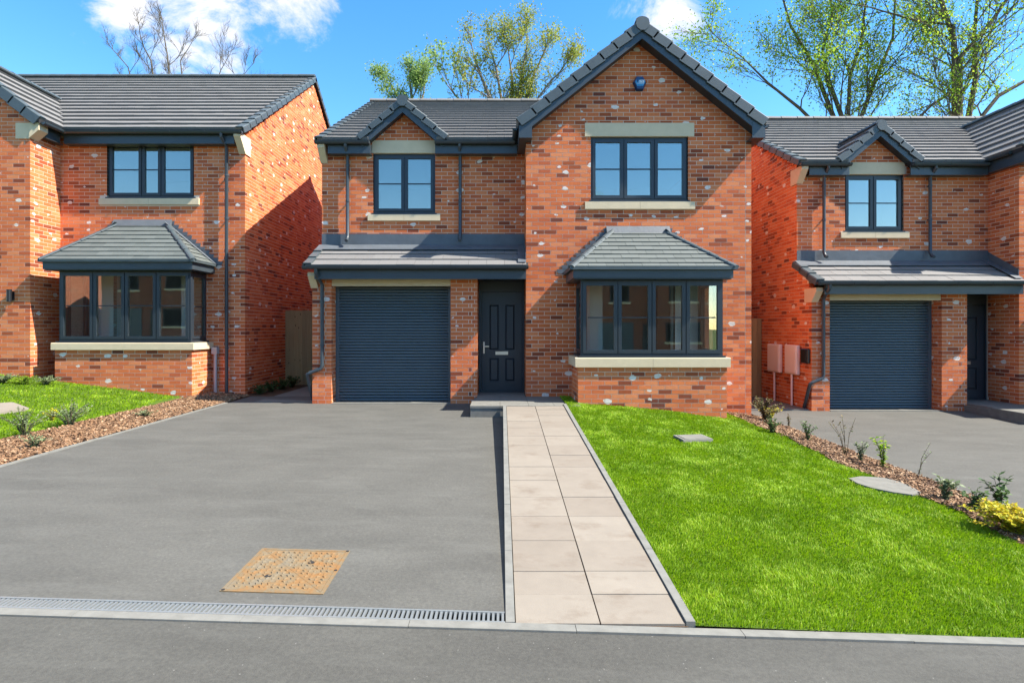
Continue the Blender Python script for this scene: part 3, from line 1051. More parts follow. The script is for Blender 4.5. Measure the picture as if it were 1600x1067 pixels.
    def apex_cap(parent, x, y, z, r, o_):
        c_ = MB()
        c_.prism([(x + r * math.cos(t), y, z + r * .95 * math.sin(t)) for t in [math.radians(v) for v in (-35, 0, 30, 60, 90, 120, 150, 180, 215)]] + [(x - r * .35, y, z - r * .95), (x + r * .35, y, z - r * .95)], (0, .07, 0))
        c_.build('ridge_end_cap', M['cap'], parent, o_)
    apex_cap(wroof, wx, wy0 - .048, wz - .035, .125, off)
    # bargeboards, soffit, box ends
    def barge(xm, zm, hw_, dz, y0, y1, h, board_t, name='bargeboard', parent=wroof, wall_y=0):
        for sg in (-1, 1):
            b_ = MB()
            a = [(xm, y0, zm), (xm + sg * hw_, y0, zm - dz), (xm + sg * hw_, y0, zm - dz - h), (xm, y0, zm - h)]
            b_.prism(a, (0, board_t, 0))
            b_.build(name, M['anth'], parent)
            s_ = MB()
            a = [(xm, y0 + board_t, zm - h + .02), (xm + sg * hw_, y0 + board_t, zm - dz - h + .02), (xm + sg * hw_, y0 + board_t, zm - dz - h + .035), (xm, y0 + board_t, zm - h + .035)]
            s_.prism(a, (0, wall_y - .002 - y0 - board_t, 0))
            s_.build('soffit', M['frame'], parent)
    barge(wx, wz - .035, 2.18, 2.18 * (wz - we) / hw, wy0 + .01, 0, .245, .022)
    for sg in (-1, 1):
        b_ = MB()
        xo, xi = wx + sg * (hw - .01), wx + sg * (hw - .245)
        zo = we - .02
        zi = zo + (.235) * (wz - we) / hw
        b_.prism([(xo, wy0 + .006, zo), (xi, wy0 + .006, zi - .02), (xi, wy0 + .006, we - .29), (xo, wy0 + .006, we - .29)], (0, .02, 0))
        b_.box(min(xo, xi), max(xo, xi), wy0 + .026, YU if sg < 0 else 3.2, we - .29, we - .27)
        b_.box(xo - .02 if sg > 0 else xo, xo if sg > 0 else xo + .02, wy0 + .026, YU + .0 if sg < 0 else 3.2, we - .27, we - .03)
        b_.build('box_end', M['anth'], wroof)
    gutter(wroof, (wx - hw - .05, wy0 + .25, we - .03), (wx - hw - .05, .62, we - .03), off, .05)
    gutter(wroof, (wx + hw + .05, wy0 + .1, we - .03), (wx + hw + .05, 3.0, we - .03), off, .05)
    # gablet roof
    q = MB()
    for sg in (-1, 1):
        a = [(gxm + sg * gew, gy0, gz - .857 * gew), (gxm + sg * gew, 2.1, gz - .857 * gew), (gxm, 2.1, gz), (gxm, gy0, gz)]
        q.hexa(a, [(p[0], p[1], p[2] - .06) for p in a])
    groof = q.build('gablet_roof', M['dark'], root)
    tg = []
    Lg = math.hypot(gew, .857 * gew)
    for sg in (-1, 1):
        tiles(tg, (gxm + sg * gew, gy0 + .03, gz - .857 * gew), (0, 1, 0), (-sg * gew, 0, .857 * gew), 1.6, Lg, .33, .345, keep=lambda c: c[2] > ze + m1 * (c[1] - ye) - .1)
    T.append((tg, P_TILE, TILE_V, 'z', groof, 'roof_tile', 'tiling'))
    for sg in (-1, 1):
        slope_cap(groof, (gxm + sg * (gew - .02), gy0, gz - .857 * (gew - .02)), (gxm + sg * .03, gy0, gz - .02), off, (0, -1, 0), 4, 'cap', .13, .085, .04)
    ridge(groof, (gxm, gy0 - .01, gz + .04), (gxm, 1.95, gz + .04), off, .095, .45, 'cap')
    apex_cap(groof, gxm, gy0 - .048, gz - .03, .105, off)
    barge(gxm, gz - .03, .80, .80 * .857, gy0 + .012, 0, .205, .02, parent=groof, wall_y=YU)
    # eaves left part: fascia + gutter in two runs, broken by the gablet
    for k, (a, b) in enumerate(((XL + .17, uw[0] - .02), (uw[1] + .02, XG - .15))):
        q = MB(); q.box(a, b, .56, .582, 4.80, 5.0); q.box(a, b, .584, YU - .002, 4.80, 4.815)
        q.build('fascia', M['anth'], root)
    gutter(root, (XL - .06, .49, 5.02), (uw[0] - .02, .49, 5.02), off)
    gutter(root, (uw[1] + .02, .49, 5.02), (XG - .2, .49, 5.02), off)
    # kneeler stones at the left corner, upper and lower
    for y0, y1, zt_, zl, back in ((.50, YU, 4.98, 4.66, .98), (-.06, YP, 2.44, 2.16, .40)):
        q = MB()
        q.prism([(XL - .02, y0, zt_), (XL - .02, y0, zt_ - .07), (XL - .02, y1 - .02, zl), (XL - .02, back, zl), (XL - .02, back, zt_)], (.135, 0, 0))
        q.build('kneeler_stone', M['stone'], root)
    # --- lean-to roof over garage and door
    l0, l1, lyt, ly, lz, lzt = XL - .05, XG + .035, YU, -.15, 2.545, 3.0
    q = MB()
    q.hexa([(l0, ly, lz), (l1, ly, lz), (l1, -.003, lz + .075), (l0, -.003, lz + .075)], [(l0, ly, lz - .06), (l1, ly, lz - .06), (l1, -.003, lz + .015), (l0, -.003, lz + .015)])
    q.hexa([(l0, -.002, lz + .075), (XG - .004, -.002, lz + .075), (XG - .004, lyt - .002, lzt), (l0, lyt - .002, lzt)], [(l0, -.002, lz + .015), (XG - .004, -.002, lz + .015), (XG - .004, lyt - .002, lzt - .06), (l0, lyt - .002, lzt - .06)])
    lroof = q.build('lean_to_roof', M['dark'], root)
    tt = []
    Ll = math.hypot(lyt - ly, lzt - lz)
    tiles(tt, (l0 + .02, ly, lz), (1, 0, 0), (0, lyt - ly, lzt - lz), XG - .02 - l0, Ll, .33, .295, .026)
    T.append((tt, P_TILE, TILE_V, 'z', lroof, 'roof_tile', 'tiling'))
    slope_cap(lroof, (l0, ly - .01, lz), (l0, lyt, lzt), off, (-1, 0, 0), 3, 'cap')
    q = MB()                                             # lead apron and side flashing
    q.box(XL, XG - .002, YU - .012, YU - .004, lzt + .02, 3.27)
    a = [(XL - .05, YU - .012, lzt + .045), (XG - .002, YU - .012, lzt + .045), (XG - .002, YU - .24, lzt - .072), (XL - .05, YU - .24, lzt - .072)]
    q.hexa(a, [(p[0], p[1], p[2] + .012) for p in a])
    a = [(XG - .15, ly + .05, lz + .07), (XG - .003, ly + .05, lz + .07), (XG - .003, YU - .02, lzt + .06), (XG - .15, YU - .02, lzt + .06)]
    q.hexa(a, [(p[0], p[1], p[2] + .01) for p in a])
    a = [(XG - .013, .0, lz + .1), (XG - .003, .0, lz + .1), (XG - .003, YU - .02, lzt + .07), (XG - .013, YU - .02, lzt + .07)]
    q.hexa(a, [(p[0], p[1], p[2] + .16) for p in a])
    q.build('lead_flashing', M['lead'], lroof)
    q = MB(); q.box(XL + .12, XG - .004, -.105, -.08, 2.31, 2.52)
    q.build('fascia', M['anth'], root)
    q = MB(); q.box(XL + .12, XG - .004, -.08, YU, 2.335, 2.35); q.build('soffit', M['frame'], root)
    gutter(root, (l0 - .02, ly - .045, 2.54), (l1, ly - .045, 2.54), off, .058)
    # --- garage door: every slat, guides, lintel, threshold
    q = MB(); q.box(ox0 - .0, ox0 + .07, gy - .02, gy + .05, .0, 2.27); q.box(ox1 - .07, ox1, gy - .02, gy + .05, .0, 2.27)
    q.box(ox0, ox1, gy + .06, gy + .1, -.1, 2.4)
    gd = q.build('garage_door', M['slat'], root)
    n_sl = 40
    hs_ = 2.25 / n_sl
    prof = [(.004, .0), (-.004, .003), (-.016, .010), (-.021, .020), (-.021, .030), (-.016, .041), (-.004, .050), (.004, .053), (.008, .053), (.008, 0)]
    q = MB(); q.prism([(ox0 + .05, gy + a, b) for a, b in prof], (ox1 - ox0 - .1, 0, 0))
    sm = None
    for i in range(n_sl):
        if sm is None:
            o = q.build('slat', M['slat'], gd, smooth=False); sm = o.data
        else:
            o = put('slat', sm, gd)
        o.location = (0, 0, .015 + i * hs_)
    q = MB(); q.box(ox0 + .0, ox1 + .0, YP + .02, YP + .12, 2.20, 2.332); q.build('garage_lintel', M['stone'], root)
    q = MB(); q.box(ox0 + .004, ox1 - .004, YP - .04, gy + .04, -.1, .012); q.build('garage_threshold', M['concrete'], root)
    # --- front door
    dx0, dx1, dz0, dz1, dy = -.40, .41, .165, 2.13, YU + .06
    q = MB()
    q.box(-.45, dx0 - .004, dy - .03, dy + .06, .15, 2.33); q.box(dx1 + .004, XG - .004, dy - .03, dy + .06, .15, 2.33)
    q.box(dx0 - .004, dx1 + .004, dy - .03, dy + .06, dz1 + .004, 2.33); q.box(dx0 - .004, dx1 + .004, dy - .06, dy + .06, .13, dz0 - .003)
    door = q.build('front_door', M['doorm'], root)
    # leaf with four recessed fields
    fields = [(dx0 + .15, dx0 + .345, .98, 1.88), (dx1 - .345, dx1 - .15, .98, 1.88), (dx0 + .15, dx0 + .345, .36, .82), (dx1 - .345, dx1 - .15, .36, .82)]
    q = MB(); panel(q, (0, dy, 0), (1, 0, 0), (0, -1, 0), dx0, dx1, dz0, dz1, fields, 0, .045); q.box(dx0 + .02, dx1 - .02, dy + .02, dy + .044, dz0 + .02, dz1 - .02)
    leaf = q.build('door_leaf', M['doorm'], door)
    for f in fields:
        q = MB(); e = .035
        q.hexa([(f[0] + .008, dy + .019, f[2] + .008), (f[1] - .008, dy + .019, f[2] + .008), (f[1] - .008, dy + .019, f[3] - .008), (f[0] + .008, dy + .019, f[3] - .008)],
               [(f[0] + e, dy - .003, f[2] + e), (f[1] - e, dy - .003, f[2] + e), (f[1] - e, dy - .003, f[3] - e), (f[0] + e, dy - .003, f[3] - e)])
        q.build('door_panel', M['doorm'], door)
    q = MB()
    q.box(-.125, .125, dy - .012, dy - .001, .885, .95)
    q.build('letter_plate', M['steel'], door)
    q = MB(); q.box(dx0 + .032, dx0 + .062, dy - .012, dy - .001, .91, 1.14); q.box(dx0 + .036, dx0 + .058, dy - .05, dy - .012, 1.04, 1.06); q.box(dx0 + .036, dx0 + .15, dy - .06, dy - .044, 1.04, 1.062)
    q.build('door_handle', M['steel'], door)
    # --- bay
    bay(root, off, dict(xl=1.285, xr=3.79, yf=-.98, yw=0, zg=-.42, s0=.755, s1=.916, wt=2.225, fx0=1.19, fx1=3.86, fy=-1.08, f0=2.245, f1=2.395, tx0=2.05, tx1=2.98, tz=3.20, o0=1.86, o1=3.20), G, T, T)
    # --- rainwater pipes
    for x in (pX(543, .66), pX(719, .66)):
        zz = 3.02 + .0
        downpipe(root, [(x, .50, 4.99), (x, .50, 4.93), (x, .60, 4.84), (x, .67, 4.78), (x, .67, 3.22), (x, .62, 3.14), (x, .56, 3.11)], off, .033, (4.6, 3.9))
    x = pX(503, .08)
    downpipe(root, [(x - .03, -.19, 2.49), (x - .03, -.19, 2.42), (x - .02, -.02, 2.30), (x, .09, 2.22), (x, .09, .72), (x - .02, .085, .66), (x - .22, .07, .58), (x - .27, .07, .55), (x - .27, .12, .46), (x - .25, .35, .04)], off, .034, (1.9, 1.1), (0, .5, 0))
    place_pieces(G, bx, 300)
    place_pieces(T, bx, 300)
    return root

H1 = garage_house((0, 0, 0), 'red brick gabled house in the middle with grey bay window and roller garage door', None)
H2 = garage_house((9.72, .70, -.235), 'red brick house at the right edge with garage beside two wall meter boxes', None)

# ------------------------------------------------------------------ the left house
def left_house():
    base = (-9.0, 1.5, .0)
    root = empty('brick_house', base, 'red brick house on the left, bay window above a sloping lawn', 'house')
    off = base
    ob = np.array(base)
    G, T = [], []
    YW, X1, XW0, XW1, YF = 1.5, -5.39, -12.3, -9.27, .70
    DEP, yr, zr, ye, ze = 10.6, 6.05, 8.56, 1.27, 5.50
    zb = -.5
    uw = (pX(167, YW), pX(303, YW), pZ(308, YW), pZ(221, YW))
    bo = (-8.15, -6.72, .50, 2.55)
    wm, inner = MB(), MB()
    panel(wm, (0, YW, 0), (1, 0, 0), (0, -1, 0), XW1, X1 - .003, zb, 5.45, [uw, bo], .003, .102)
    panel(inner, (0, YW, 0), (1, 0, 0), (0, -1, 0), XW1, X1 - .11, zb, 5.35, [uw, bo], .104, .28)
    wm.box(X1 - .1, X1 - .003, YW + .1, DEP, zb, 5.42)
    wm.prism([(X1 - .1, YW + .1, 5.42), (X1 - .1, DEP, 5.42), (X1 - .1, yr, 8.36)], (.097, 0, 0))
    inner.box(X1 - .26, X1 - .104, YW + .29, DEP - .2, zb, 5.35)
    # wing
    wxm, wz, whw, we = -10.79, 6.93, 1.74, 5.50
    wm.box(XW0 + .003, XW1 - .003, YF + .003, YF + .1, zb, 5.45)
    wm.prism([(XW0 + .003, YF + .003, 5.45), (XW1 - .003, YF + .003, 5.45), (wxm, YF + .003, 6.68)], (0, .09, 0))
    wm.box(XW1 - .1, XW1 - .003, YF + .1, YW + .2, zb, 5.45)
    wm.box(XW0 + .008, XW0 + .1, YF + .1, YW + 4, zb, 5.45)
    wm.box(-14, XW0, YW + .2, YW + .3, zb, 5.42)
    wm.box(-14, -13.9, YW + .3, DEP - .11, zb, 5.42)
    wm.box(-14, X1 - .11, DEP - .1, DEP - .002, zb, 5.42)
    wall = wm.build('wall', M['mortar'], root, off)
    inner.box(-13.8, X1 - .27, YW + .29, 6, 2.80, 3.05)
    inner.box(-13.8, X1 - .27, YW + .29, 6, 5.352, 5.40)
    inner.box(-13.8, X1 - .27, 5.0, 5.1, .3, 5.34)
    inner.box(-9.3, -9.2, YW + .29, 4.99, .3, 5.34)
    inner.build('inner_wall', M['plaster'], root, off)
    q = MB(); q.box(-9.19, X1 - .27, YW + .29, 4.99, .25, .38); q.box(-8.69, -6.21, YF + .13, YW + .288, .25, .378); q.build('floor', M['carpet'], root, off)
    bl = []
    z0 = -.45
    lay_bricks(bl, (0, YW, 0), (1, 0, 0), (0, -1, 0), X1, z0, 5.42, holes(XW1, X1, [uw, (uw[0] - .15, uw[1] + .12, uw[2] - .17, uw[2]), bo, (-8.78, -6.12, -1, 1.1)], False, True), 0)
    def sspan(z):
        if z < 5.43: return [(0, DEP - YW, 1, 0)]
        w = (8.4 - z) / (8.36 - 5.42) * (yr - YW)
        return [(yr - YW - w, yr - YW + w, 0, 0)] if w > .1 else []
    lay_bricks(bl, (X1, YW, 0), (0, 1, 0), (1, 0, 0), 0, z0, 8.36, sspan, 1)
    def wspan(z):
        if z < 5.43: return [(XW0, XW1, 1, 1)]
        w = (6.72 - z) / (6.68 - 5.45) * (XW1 - XW0) / 2
        c = (XW0 + XW1) / 2
        return [(c - w, c + w, 0, 0)] if w > .1 else []
    lay_bricks(bl, (0, YF, 0), (1, 0, 0), (0, -1, 0), XW1, z0, 6.68, wspan, 0)
    lay_bricks(bl, (XW1, YF, 0), (0, 1, 0), (1, 0, 0), 0, z0, 5.45, lambda z: [(0, YW - YF, 1, 0)], 1)
    for m in bl:
        m[:3, 3] -= ob
    G.append((bl, P_BRICK, CUBE_V, 'y', wall, 'brick', 'brickwork'))
    window(root, (uw[0], YW, uw[2]), (1, 0, 0), (0, -1, 0), uw[1] - uw[0], uw[3] - uw[2], [1, .62, 1], off, sill=(-.15, uw[1] - uw[0] + .12, -.165, -.035, .038))
    # main roof
    x0, x1 = -14.2, X1 + .05
    q = MB()
    q.hexa([(x0, ye, ze), (x1, ye, ze), (x1, yr, zr), (x0, yr, zr)], [(x0, ye, ze - .09), (x1, ye, ze - .09), (x1, yr, zr - .09), (x0, yr, zr - .09)])
    yb = 2 * yr - ye
    q.hexa([(x1, yb, ze), (x0, yb, ze), (x0, yr + .001, zr), (x1, yr + .001, zr)], [(x1, yb, ze - .09), (x0, yb, ze - .09), (x0, yr + .001, zr - .09), (x1, yr + .001, zr - .09)])
    roof = q.build('main_roof', M['dark'], root, off)
    tl = []
    L1 = math.hypot(yr - ye, zr - ze)
    wing_z = lambda x: wz - (wz - we) / whw * abs(x - wxm)
    tiles(tl, (x0, ye, ze), (1, 0, 0), (0, yr - ye, zr - ze), x1 - x0 - .02, L1, .33, .345, keep=lambda c: not (abs(c[0] - wxm) < whw and wing_z(c[0]) > c[2] + .12))
    tiles(tl, (x1 - .02, yb, ze), (-1, 0, 0), (0, yr - yb, zr - ze), x1 - x0 - .02, L1, .33, .345)
    for m in tl: m[:3, 3] -= ob
    T.append((tl, P_TILE, TILE_V, 'z', roof, 'roof_tile', 'tiling'))
    ridge(roof, (x0, yr, zr + .05), (x1, yr, zr + .05), off, .10, .45, 'cap')
    slope_cap(roof, (x1, ye - .02, ze), (x1, yr, zr), off, (1, 0, 0), 16, 'cap')
    slope_cap(roof, (x1, yb, ze), (x1, yr, zr), off, (1, 0, 0), 16, 'cap')
    # wing roof
    wy0, wy1 = YF - .06, 3.6
    q = MB()
    for sg in (-1, 1):
        a = [(wxm + sg * whw, wy0, we), (wxm + sg * whw, wy1, we), (wxm, wy1, wz), (wxm, wy0, wz)]
        q.hexa(a, [(p[0], p[1], p[2] - .08) for p in a])
    wr = q.build('wing_roof', M['dark'], root, off)
    tw = []
    Lw = math.hypot(whw, wz - we)
    kw = lambda c: c[2] > ze + (zr - ze) / (yr - ye) * (c[1] - ye) - .1 or c[1] < ye
    for sg in (-1, 1):
        tiles(tw, (wxm + sg * whw, wy0 + .02, we), (0, 1, 0), (-sg * whw, 0, wz - we), wy1 - wy0, Lw, .33, .345, keep=kw)
    for m in tw: m[:3, 3] -= ob
    T.append((tw, P_TILE, TILE_V, 'z', wr, 'roof_tile', 'tiling'))
    for sg in (-1, 1):
        slope_cap(wr, (wxm + sg * whw, wy0, we), (wxm + sg * .03, wy0, wz - .02), off, (0, -1, 0), 7, 'cap', .13, .17, .035)
    ridge(wr, (wxm, wy0, wz + .045), (wxm, 3.45, wz + .045), off, .10, .45, 'cap')
    # eaves
    q = MB(); q.box(-9.05, X1 - .14, 1.30, 1.322, 5.22, 5.44); q.box(-9.05, X1 - .14, 1.322, YW - .002, 5.22, 5.235)
    q.build('fascia', M['anth'], root, off)
    gutter(root, (-9.0, 1.22, 5.455), (X1 + .06, 1.22, 5.455), off)
    q = MB(); q.box(XW1 + .12, XW1 + .142, YF + .22, 1.30, 5.22, 5.44); q.box(XW1 + .002, XW1 + .12, YF + .22, 1.42, 5.22, 5.235)
    q.build('fascia', M['anth'], root, off)
    gutter(root, (wxm + whw + .05, YF - .02, 5.455), (wxm + whw + .05, 1.25, 5.455), off)
    # kneelers: wing corner (front) and right corner
    q = MB(); q.box(XW1 - .28, XW1 - .0, YF - .012, YF + .15, 5.13, 5.44)
    q.prism([(XW1 + .001, YF - .03, 5.14), (XW1 + .19, YF - .03, 5.30), (XW1 + .19, YF - .03, 5.44), (XW1 + .001, YF - .03, 5.44)], (0, .24, 0))
    q.build('kneeler_stone', M['stone'], root, off)
    q = MB()
    q.prism([(X1 + .02, 1.22, 5.44), (X1 + .02, 1.22, 5.36), (X1 + .02, YW - .02, 5.06), (X1 + .02, 1.74, 5.06), (X1 + .02, 1.74, 5.44)], (-.14, 0, 0))
    q.build('kneeler_stone', M['stone'], root, off)
    bay(root, off, dict(xl=-8.80, xr=-6.10, yf=.72, yw=YW, zg=-.42, s0=.985, s1=1.125, wt=2.54, fx0=-8.95, fx1=-6.03, fy=.60, f0=2.56, f1=2.71, tx0=-8.02, tx1=-7.04, tz=3.60, o0=-8.15, o1=-6.72), G, T, T)
    x = pX(354, 1.42)
    downpipe(root, [(x - .02, 1.22, 5.42), (x - .02, 1.22, 5.34), (x, 1.34, 5.24), (x, 1.42, 5.16), (x, 1.42, -.1)], off, .034, (4.6, 3.7, 2.3, 1.0))
    place_pieces(G, ob, 300)
    place_pieces(T, ob, 300)
    return root
H3 = left_house()

# ------------------------------------------------------------------ ground
def lerp(a, b, t): return a + (b - a) * t
def clamp(v, a, b): return max(a, min(b, v))
YE = -7.75
def z_road(X): return -.2 - .03 * X
def z_drive(X, Y): return clamp((.15 - Y) / 7.9, -.1, 1) * z_road(X)
def z_path(Y): return .15 - .0555 * (-1.33 - Y)
def z_bed(Y): return -.15 - .0243 * (-.5 - Y)
def z_rdrive(X, Y):
    t = clamp((.85 - Y) / 8.6, -.05, 1)
    return -.235 * (1 - t) + t * z_road(X)
XP0, XP1 = .022, 1.06
XB0, XB1, XB2 = 4.16, 4.84, 9.2
def z_lawn(X, Y):
    t = clamp((X - XP1) / (XB0 - XP1), 0, 1)
    a = z_path(min(Y, -1.0)) + .005
    return lerp(a, z_bed(Y), t) + .04 * math.sin(math.pi * t) * clamp((Y - YE) / 1.5, 0, 1) + .012 * mnoise.noise((X * 1.3, Y * 1.3, 0)) * clamp((Y - YE) / .5, 0, 1)
XD = -5.18
def z_left(X, Y):
    e = z_drive(XD, Y)
    w = lerp(.30, 1.0, clamp((Y - YE) / 8.4, 0, 1))
    return e + .03 + max(0, -6.0 - X) * .125 * w + .012 * mnoise.noise((X, Y, 3))
def terrain(X, Y):
    if Y < YE: return z_road(clamp(X, -40, 40))
    if X < XD: return z_left(max(X, -13), min(Y, 1.5))
    if X < XP0: return z_drive(X, min(Y, .15))
    if X < XP1: return min(z_path(min(Y, -1.3)), .0)
    if X < XB0: return min(z_lawn(X, min(Y, 0)), 0)
    if X < XB1: return z_bed(min(Y, 0)) - .08
    return z_rdrive(min(X, 12), Y)
def sheet(name, xs, ys, zf, mat, **kw):
    nx, ny = len(xs), len(ys)
    v = [(x, y, zf(x, y)) for y in ys for x in xs]
    f = [(j * nx + i, j * nx + i + 1, (j + 1) * nx + i + 1, (j + 1) * nx + i) for j in range(ny - 1) for i in range(nx - 1)]
    me = bpy.data.meshes.new(name)
    me.from_pydata(v, [], f)
    me.polygons.foreach_set('use_smooth', [True] * len(f))
    me.materials.append(mat)
    return put(name, me, **kw)
def lin(a, b, n): return [a + (b - a) * i / (n - 1) for i in range(n)]
gxs = [-900, -300, -100, -40, -25] + lin(-16, 16, 65) + [25, 40, 100, 300, 900]
gys = [-900, -300, -100, -40, -20, -12, -9, -7.76] + lin(-7.5, 3, 30) + [8, 14, 25, 60, 150, 400, 900]
sheet('ground', gxs, gys, lambda x, y: terrain(x, y) - .075, M['ground'], kind='structure')
sheet('road', lin(-60, 60, 61), [-16.5, -12, -10, -9, -8.4, YE - .079], lambda x, y: z_road(clamp(x, -40, 40)) - .004 - .012 * clamp(YE - .1 - y, 0, 3), M['road'], kind='structure')
sheet('driveway', lin(XD, XP0 + .001, 22), lin(YE + .13, 1.3, 32), z_drive, M['asphalt'], kind='structure')
sheet('driveway', lin(XB1 - .02, XB2 + .5, 20), lin(YE + .0, 1.2, 30), z_rdrive, M['asphalt'], kind='structure')
# lawns (soil under the blades)
sheet('lawn', lin(XP1, XB0 + .05, 30), lin(YE + .0, .05, 60), lambda x, y: z_lawn(x, y) - .012, M['turf'], kind='structure')
def xl_edge(Y): return -5.98 + .05 * math.sin(Y * 1.7)
sheet('lawn', lin(-14, -5.9, 40), lin(YE, 1.6, 50), lambda x, y: z_left(x, y) - .012, M['turf'], kind='structure')
# planting beds
sheet('planting_bed', lin(XB0 - .1, XB1 - .02, 8), lin(YE + .1, .0, 60), lambda x, y: lerp(z_bed(y) + .0, z_rdrive(XB1, y) + .0, clamp((x - XB0) / (XB1 - XB0), 0, 1)) - .008 + .02 * mnoise.noise((x * 4, y * 4, 1)), M['soil'], kind='structure')
sheet('planting_bed', lin(-6.15, XD - .03, 8), lin(YE + .1, 1.45, 70), lambda x, y: lerp(z_drive(XD, y), z_left(-6.1, y) + .02, clamp((XD - x) / .9, 0, 1)) - .006 + .02 * mnoise.noise((x * 4, y * 4, 1)), M['soil'], kind='structure')
# passages beside the house
q = MB()
for i in range(7):
    y0 = .35 + i * .62
    q.hexa([(-4.72, y0, .005), (-3.56, y0, .005), (-3.56, y0 + .61, .005), (-4.72, y0 + .61, .005)], [(-4.72, y0, -.1), (-3.56, y0, -.1), (-3.56, y0 + .61, -.1), (-4.72, y0 + .61, -.1)])
q.build('passage_paving', M['concrete'], kind='structure')
q = MB()
for i in range(7):
    y0 = .9 + i * .62
    q.hexa([(4.63, y0, -.21), (6.15, y0, -.21), (6.15, y0 + .61, -.21), (4.63, y0 + .61, -.21)], [(4.63, y0, -.32), (6.15, y0, -.32), (6.15, y0 + .61, -.32), (4.63, y0 + .61, -.32)])
q.build('passage_paving', M['concrete'], kind='structure')

# road edging kerbs, drive edgings, path edgings: each stone its own piece
def kerb_line(name, A, B, width_dir, w, zf, length, top=0, depth=.12, mat='edging', gap=.003):
    A, B = Vector((*A, 0)), Vector((*B, 0))
    d = B - A
    ln = d.length
    d.normalize()
    wd = Vector((*width_dir, 0)) * w
    k = max(1, round(ln / length))
    mid = (A + B) / 2
    root = bpy.data.objects.new(name, None)
    COL.objects.link(root)
    root['kind'] = 'structure'
    for i in range(k):
        a = A + d * (ln * i / k + gap / 2); b = A + d * (ln * (i + 1) / k - gap / 2)
        j = rng.uniform(-.002, .002)
        tops = []
        for p in (a, b, b + wd, a + wd):
            tops.append(Vector((p.x, p.y, zf(p.x, p.y) + top + j)))
        m = MB(); m.hexa(tops, [p - Vector((0, 0, depth)) for p in tops])
        m.build('kerb_stone', M[mat], root)
    return root
kerb_line('road_edging', (-14, YE - .076), (13, YE - .076), (0, 1), .074, lambda x, y: z_road(x), .915, .006)
kerb_line('driveway_edging', (XD - .05, YE + .0), (XD - .05, .25), (1, 0), .05, lambda x, y: z_drive(XD, y), .915, .012)
kerb_line('path_edging', (XP0, YE + .005), (XP0, -1.35), (1, 0), .05, lambda x, y: z_path(y), .915, .012, .3)
kerb_line('path_edging', (XP1 - .05, YE + .005), (XP1 - .05, -1.2), (1, 0), .05, lambda x, y: z_path(y), .915, .014, .3)
kerb_line('driveway_edging', (XB1 - .05, YE + .0), (XB1 - .05, -.35), (1, 0), .05, lambda x, y: z_rdrive(XB1, y), .915, .014)

# path slabs, row by row
proot = bpy.data.objects.new('garden_path', None)
COL.objects.link(proot)
proot['kind'] = 'structure'
rowpx = [967, 928, 892, 844, 806, 776, 750, 729, 711, 695.6, 681, 668, 658, 649, 640]
rows = [(YE + .004)]
for y in rowpx[1:]:
    lo, hi = -8.0, -1.0
    for _ in range(40):
        m_ = (lo + hi) / 2
        if VY + FPX * (CAMZ - z_path(m_)) / (CAMD + m_) > y: lo = m_
        else: hi = m_
    rows.append(lo)
rows.append(-1.36)
for i in range(len(rows) - 1):
    y0, y1 = rows[i] + .003, rows[i + 1] - .003
    xa, xm, xb = XP0 + .056, (XP0 + XP1) / 2, XP1 - .056
    for a, b in ((xa, xm - .004), (xm + .004, xb)):
        ys = 0
        m = MB()
        j = rng.uniform(-.002, .002)
        t = [(a, y0, z_path(y0) + j), (b, y0, z_path(y0) + j), (b, y1, z_path(y1) + j), (a, y1, z_path(y1) + j)]
        m.hexa(t, [(p[0], p[1], p[2] - .045) for p in t])
        m.build('paving_slab', M['slab'], proot)
m = MB(); m.add([(XP0 + .04, YE, z_path(YE) - .014), (XP1 - .04, YE, z_path(YE) - .014), (XP1 - .04, -1.36, z_path(-1.36) - .014), (XP0 + .04, -1.36, z_path(-1.36) - .014)], [(0, 1, 2, 3)])
m.build('path_bedding', M['soil'], proot)

# doorsteps: concrete platform with paving flags
def doorstep(dx, dy, dz):
    r = bpy.data.objects.new('doorstep', None)
    COL.objects.link(r)
    r.location = (dx, dy, dz)
    r['kind'] = 'structure'
    m = MB(); m.box(-.51, XG - .005, -1.33, .80, -.3, .112); m.box(XG - .004, 1.28, -1.33, -.003, -.3, .112)
    m.build('step_base', M['concrete'], r)
    for x0, x1, y0, y1 in ((-.515, -.03, -1.34, -.50), (-.026, XG - .01, -1.34, -.50), (XG - .006, .86, -1.34, -.50), (.864, 1.278, -1.34, -.50),
                           (-.455, -.03, -.496, .80), (-.026, XG - .01, -.496, .80), (XG - .006, .86, -.496, -.006), (.864, 1.278, -.496, -.006)):
        m = MB(); m.box(x0, x1, y0, y1, .113, .15); m.build('paving_slab', M['concrete'], r)
    return r
doorstep(0, 0, 0)
doorstep(9.72, .70, -.235)

# drainage channel with every bar of its grating
dx0, dx1, dyc = XD + .02, XP0 - .003, YE + .064
r = empty('drainage_channel', (0, dyc, 0), 'long galvanised grating of the drain across the foot of the driveway', 'drain')
m = MB()
zz = lambda x: z_road(x)
def sl_box(m, x0, x1, y0, y1, t0, t1):
    a = [(x0, y0, zz(x0) + t1), (x1, y0, zz(x1) + t1), (x1, y1, zz(x1) + t1), (x0, y1, zz(x0) + t1)]
    b = [(x0, y0, zz(x0) + t0), (x1, y0, zz(x1) + t0), (x1, y1, zz(x1) + t0), (x0, y1, zz(x0) + t0)]
    m.hexa(a, b)
sl_box(m, dx0, dx1, -.062, .062, -.1, -.06)
m.build('channel', M['dark'], r)
for y0, y1 in ((-.063, -.048), (.048, .063)):
    m = MB(); sl_box(m, dx0, dx1, y0, y1, -.05, .004); m.build('grate_rail', M['galv'], r)
nb = int((dx1 - dx0) / .0265)
m = MB()
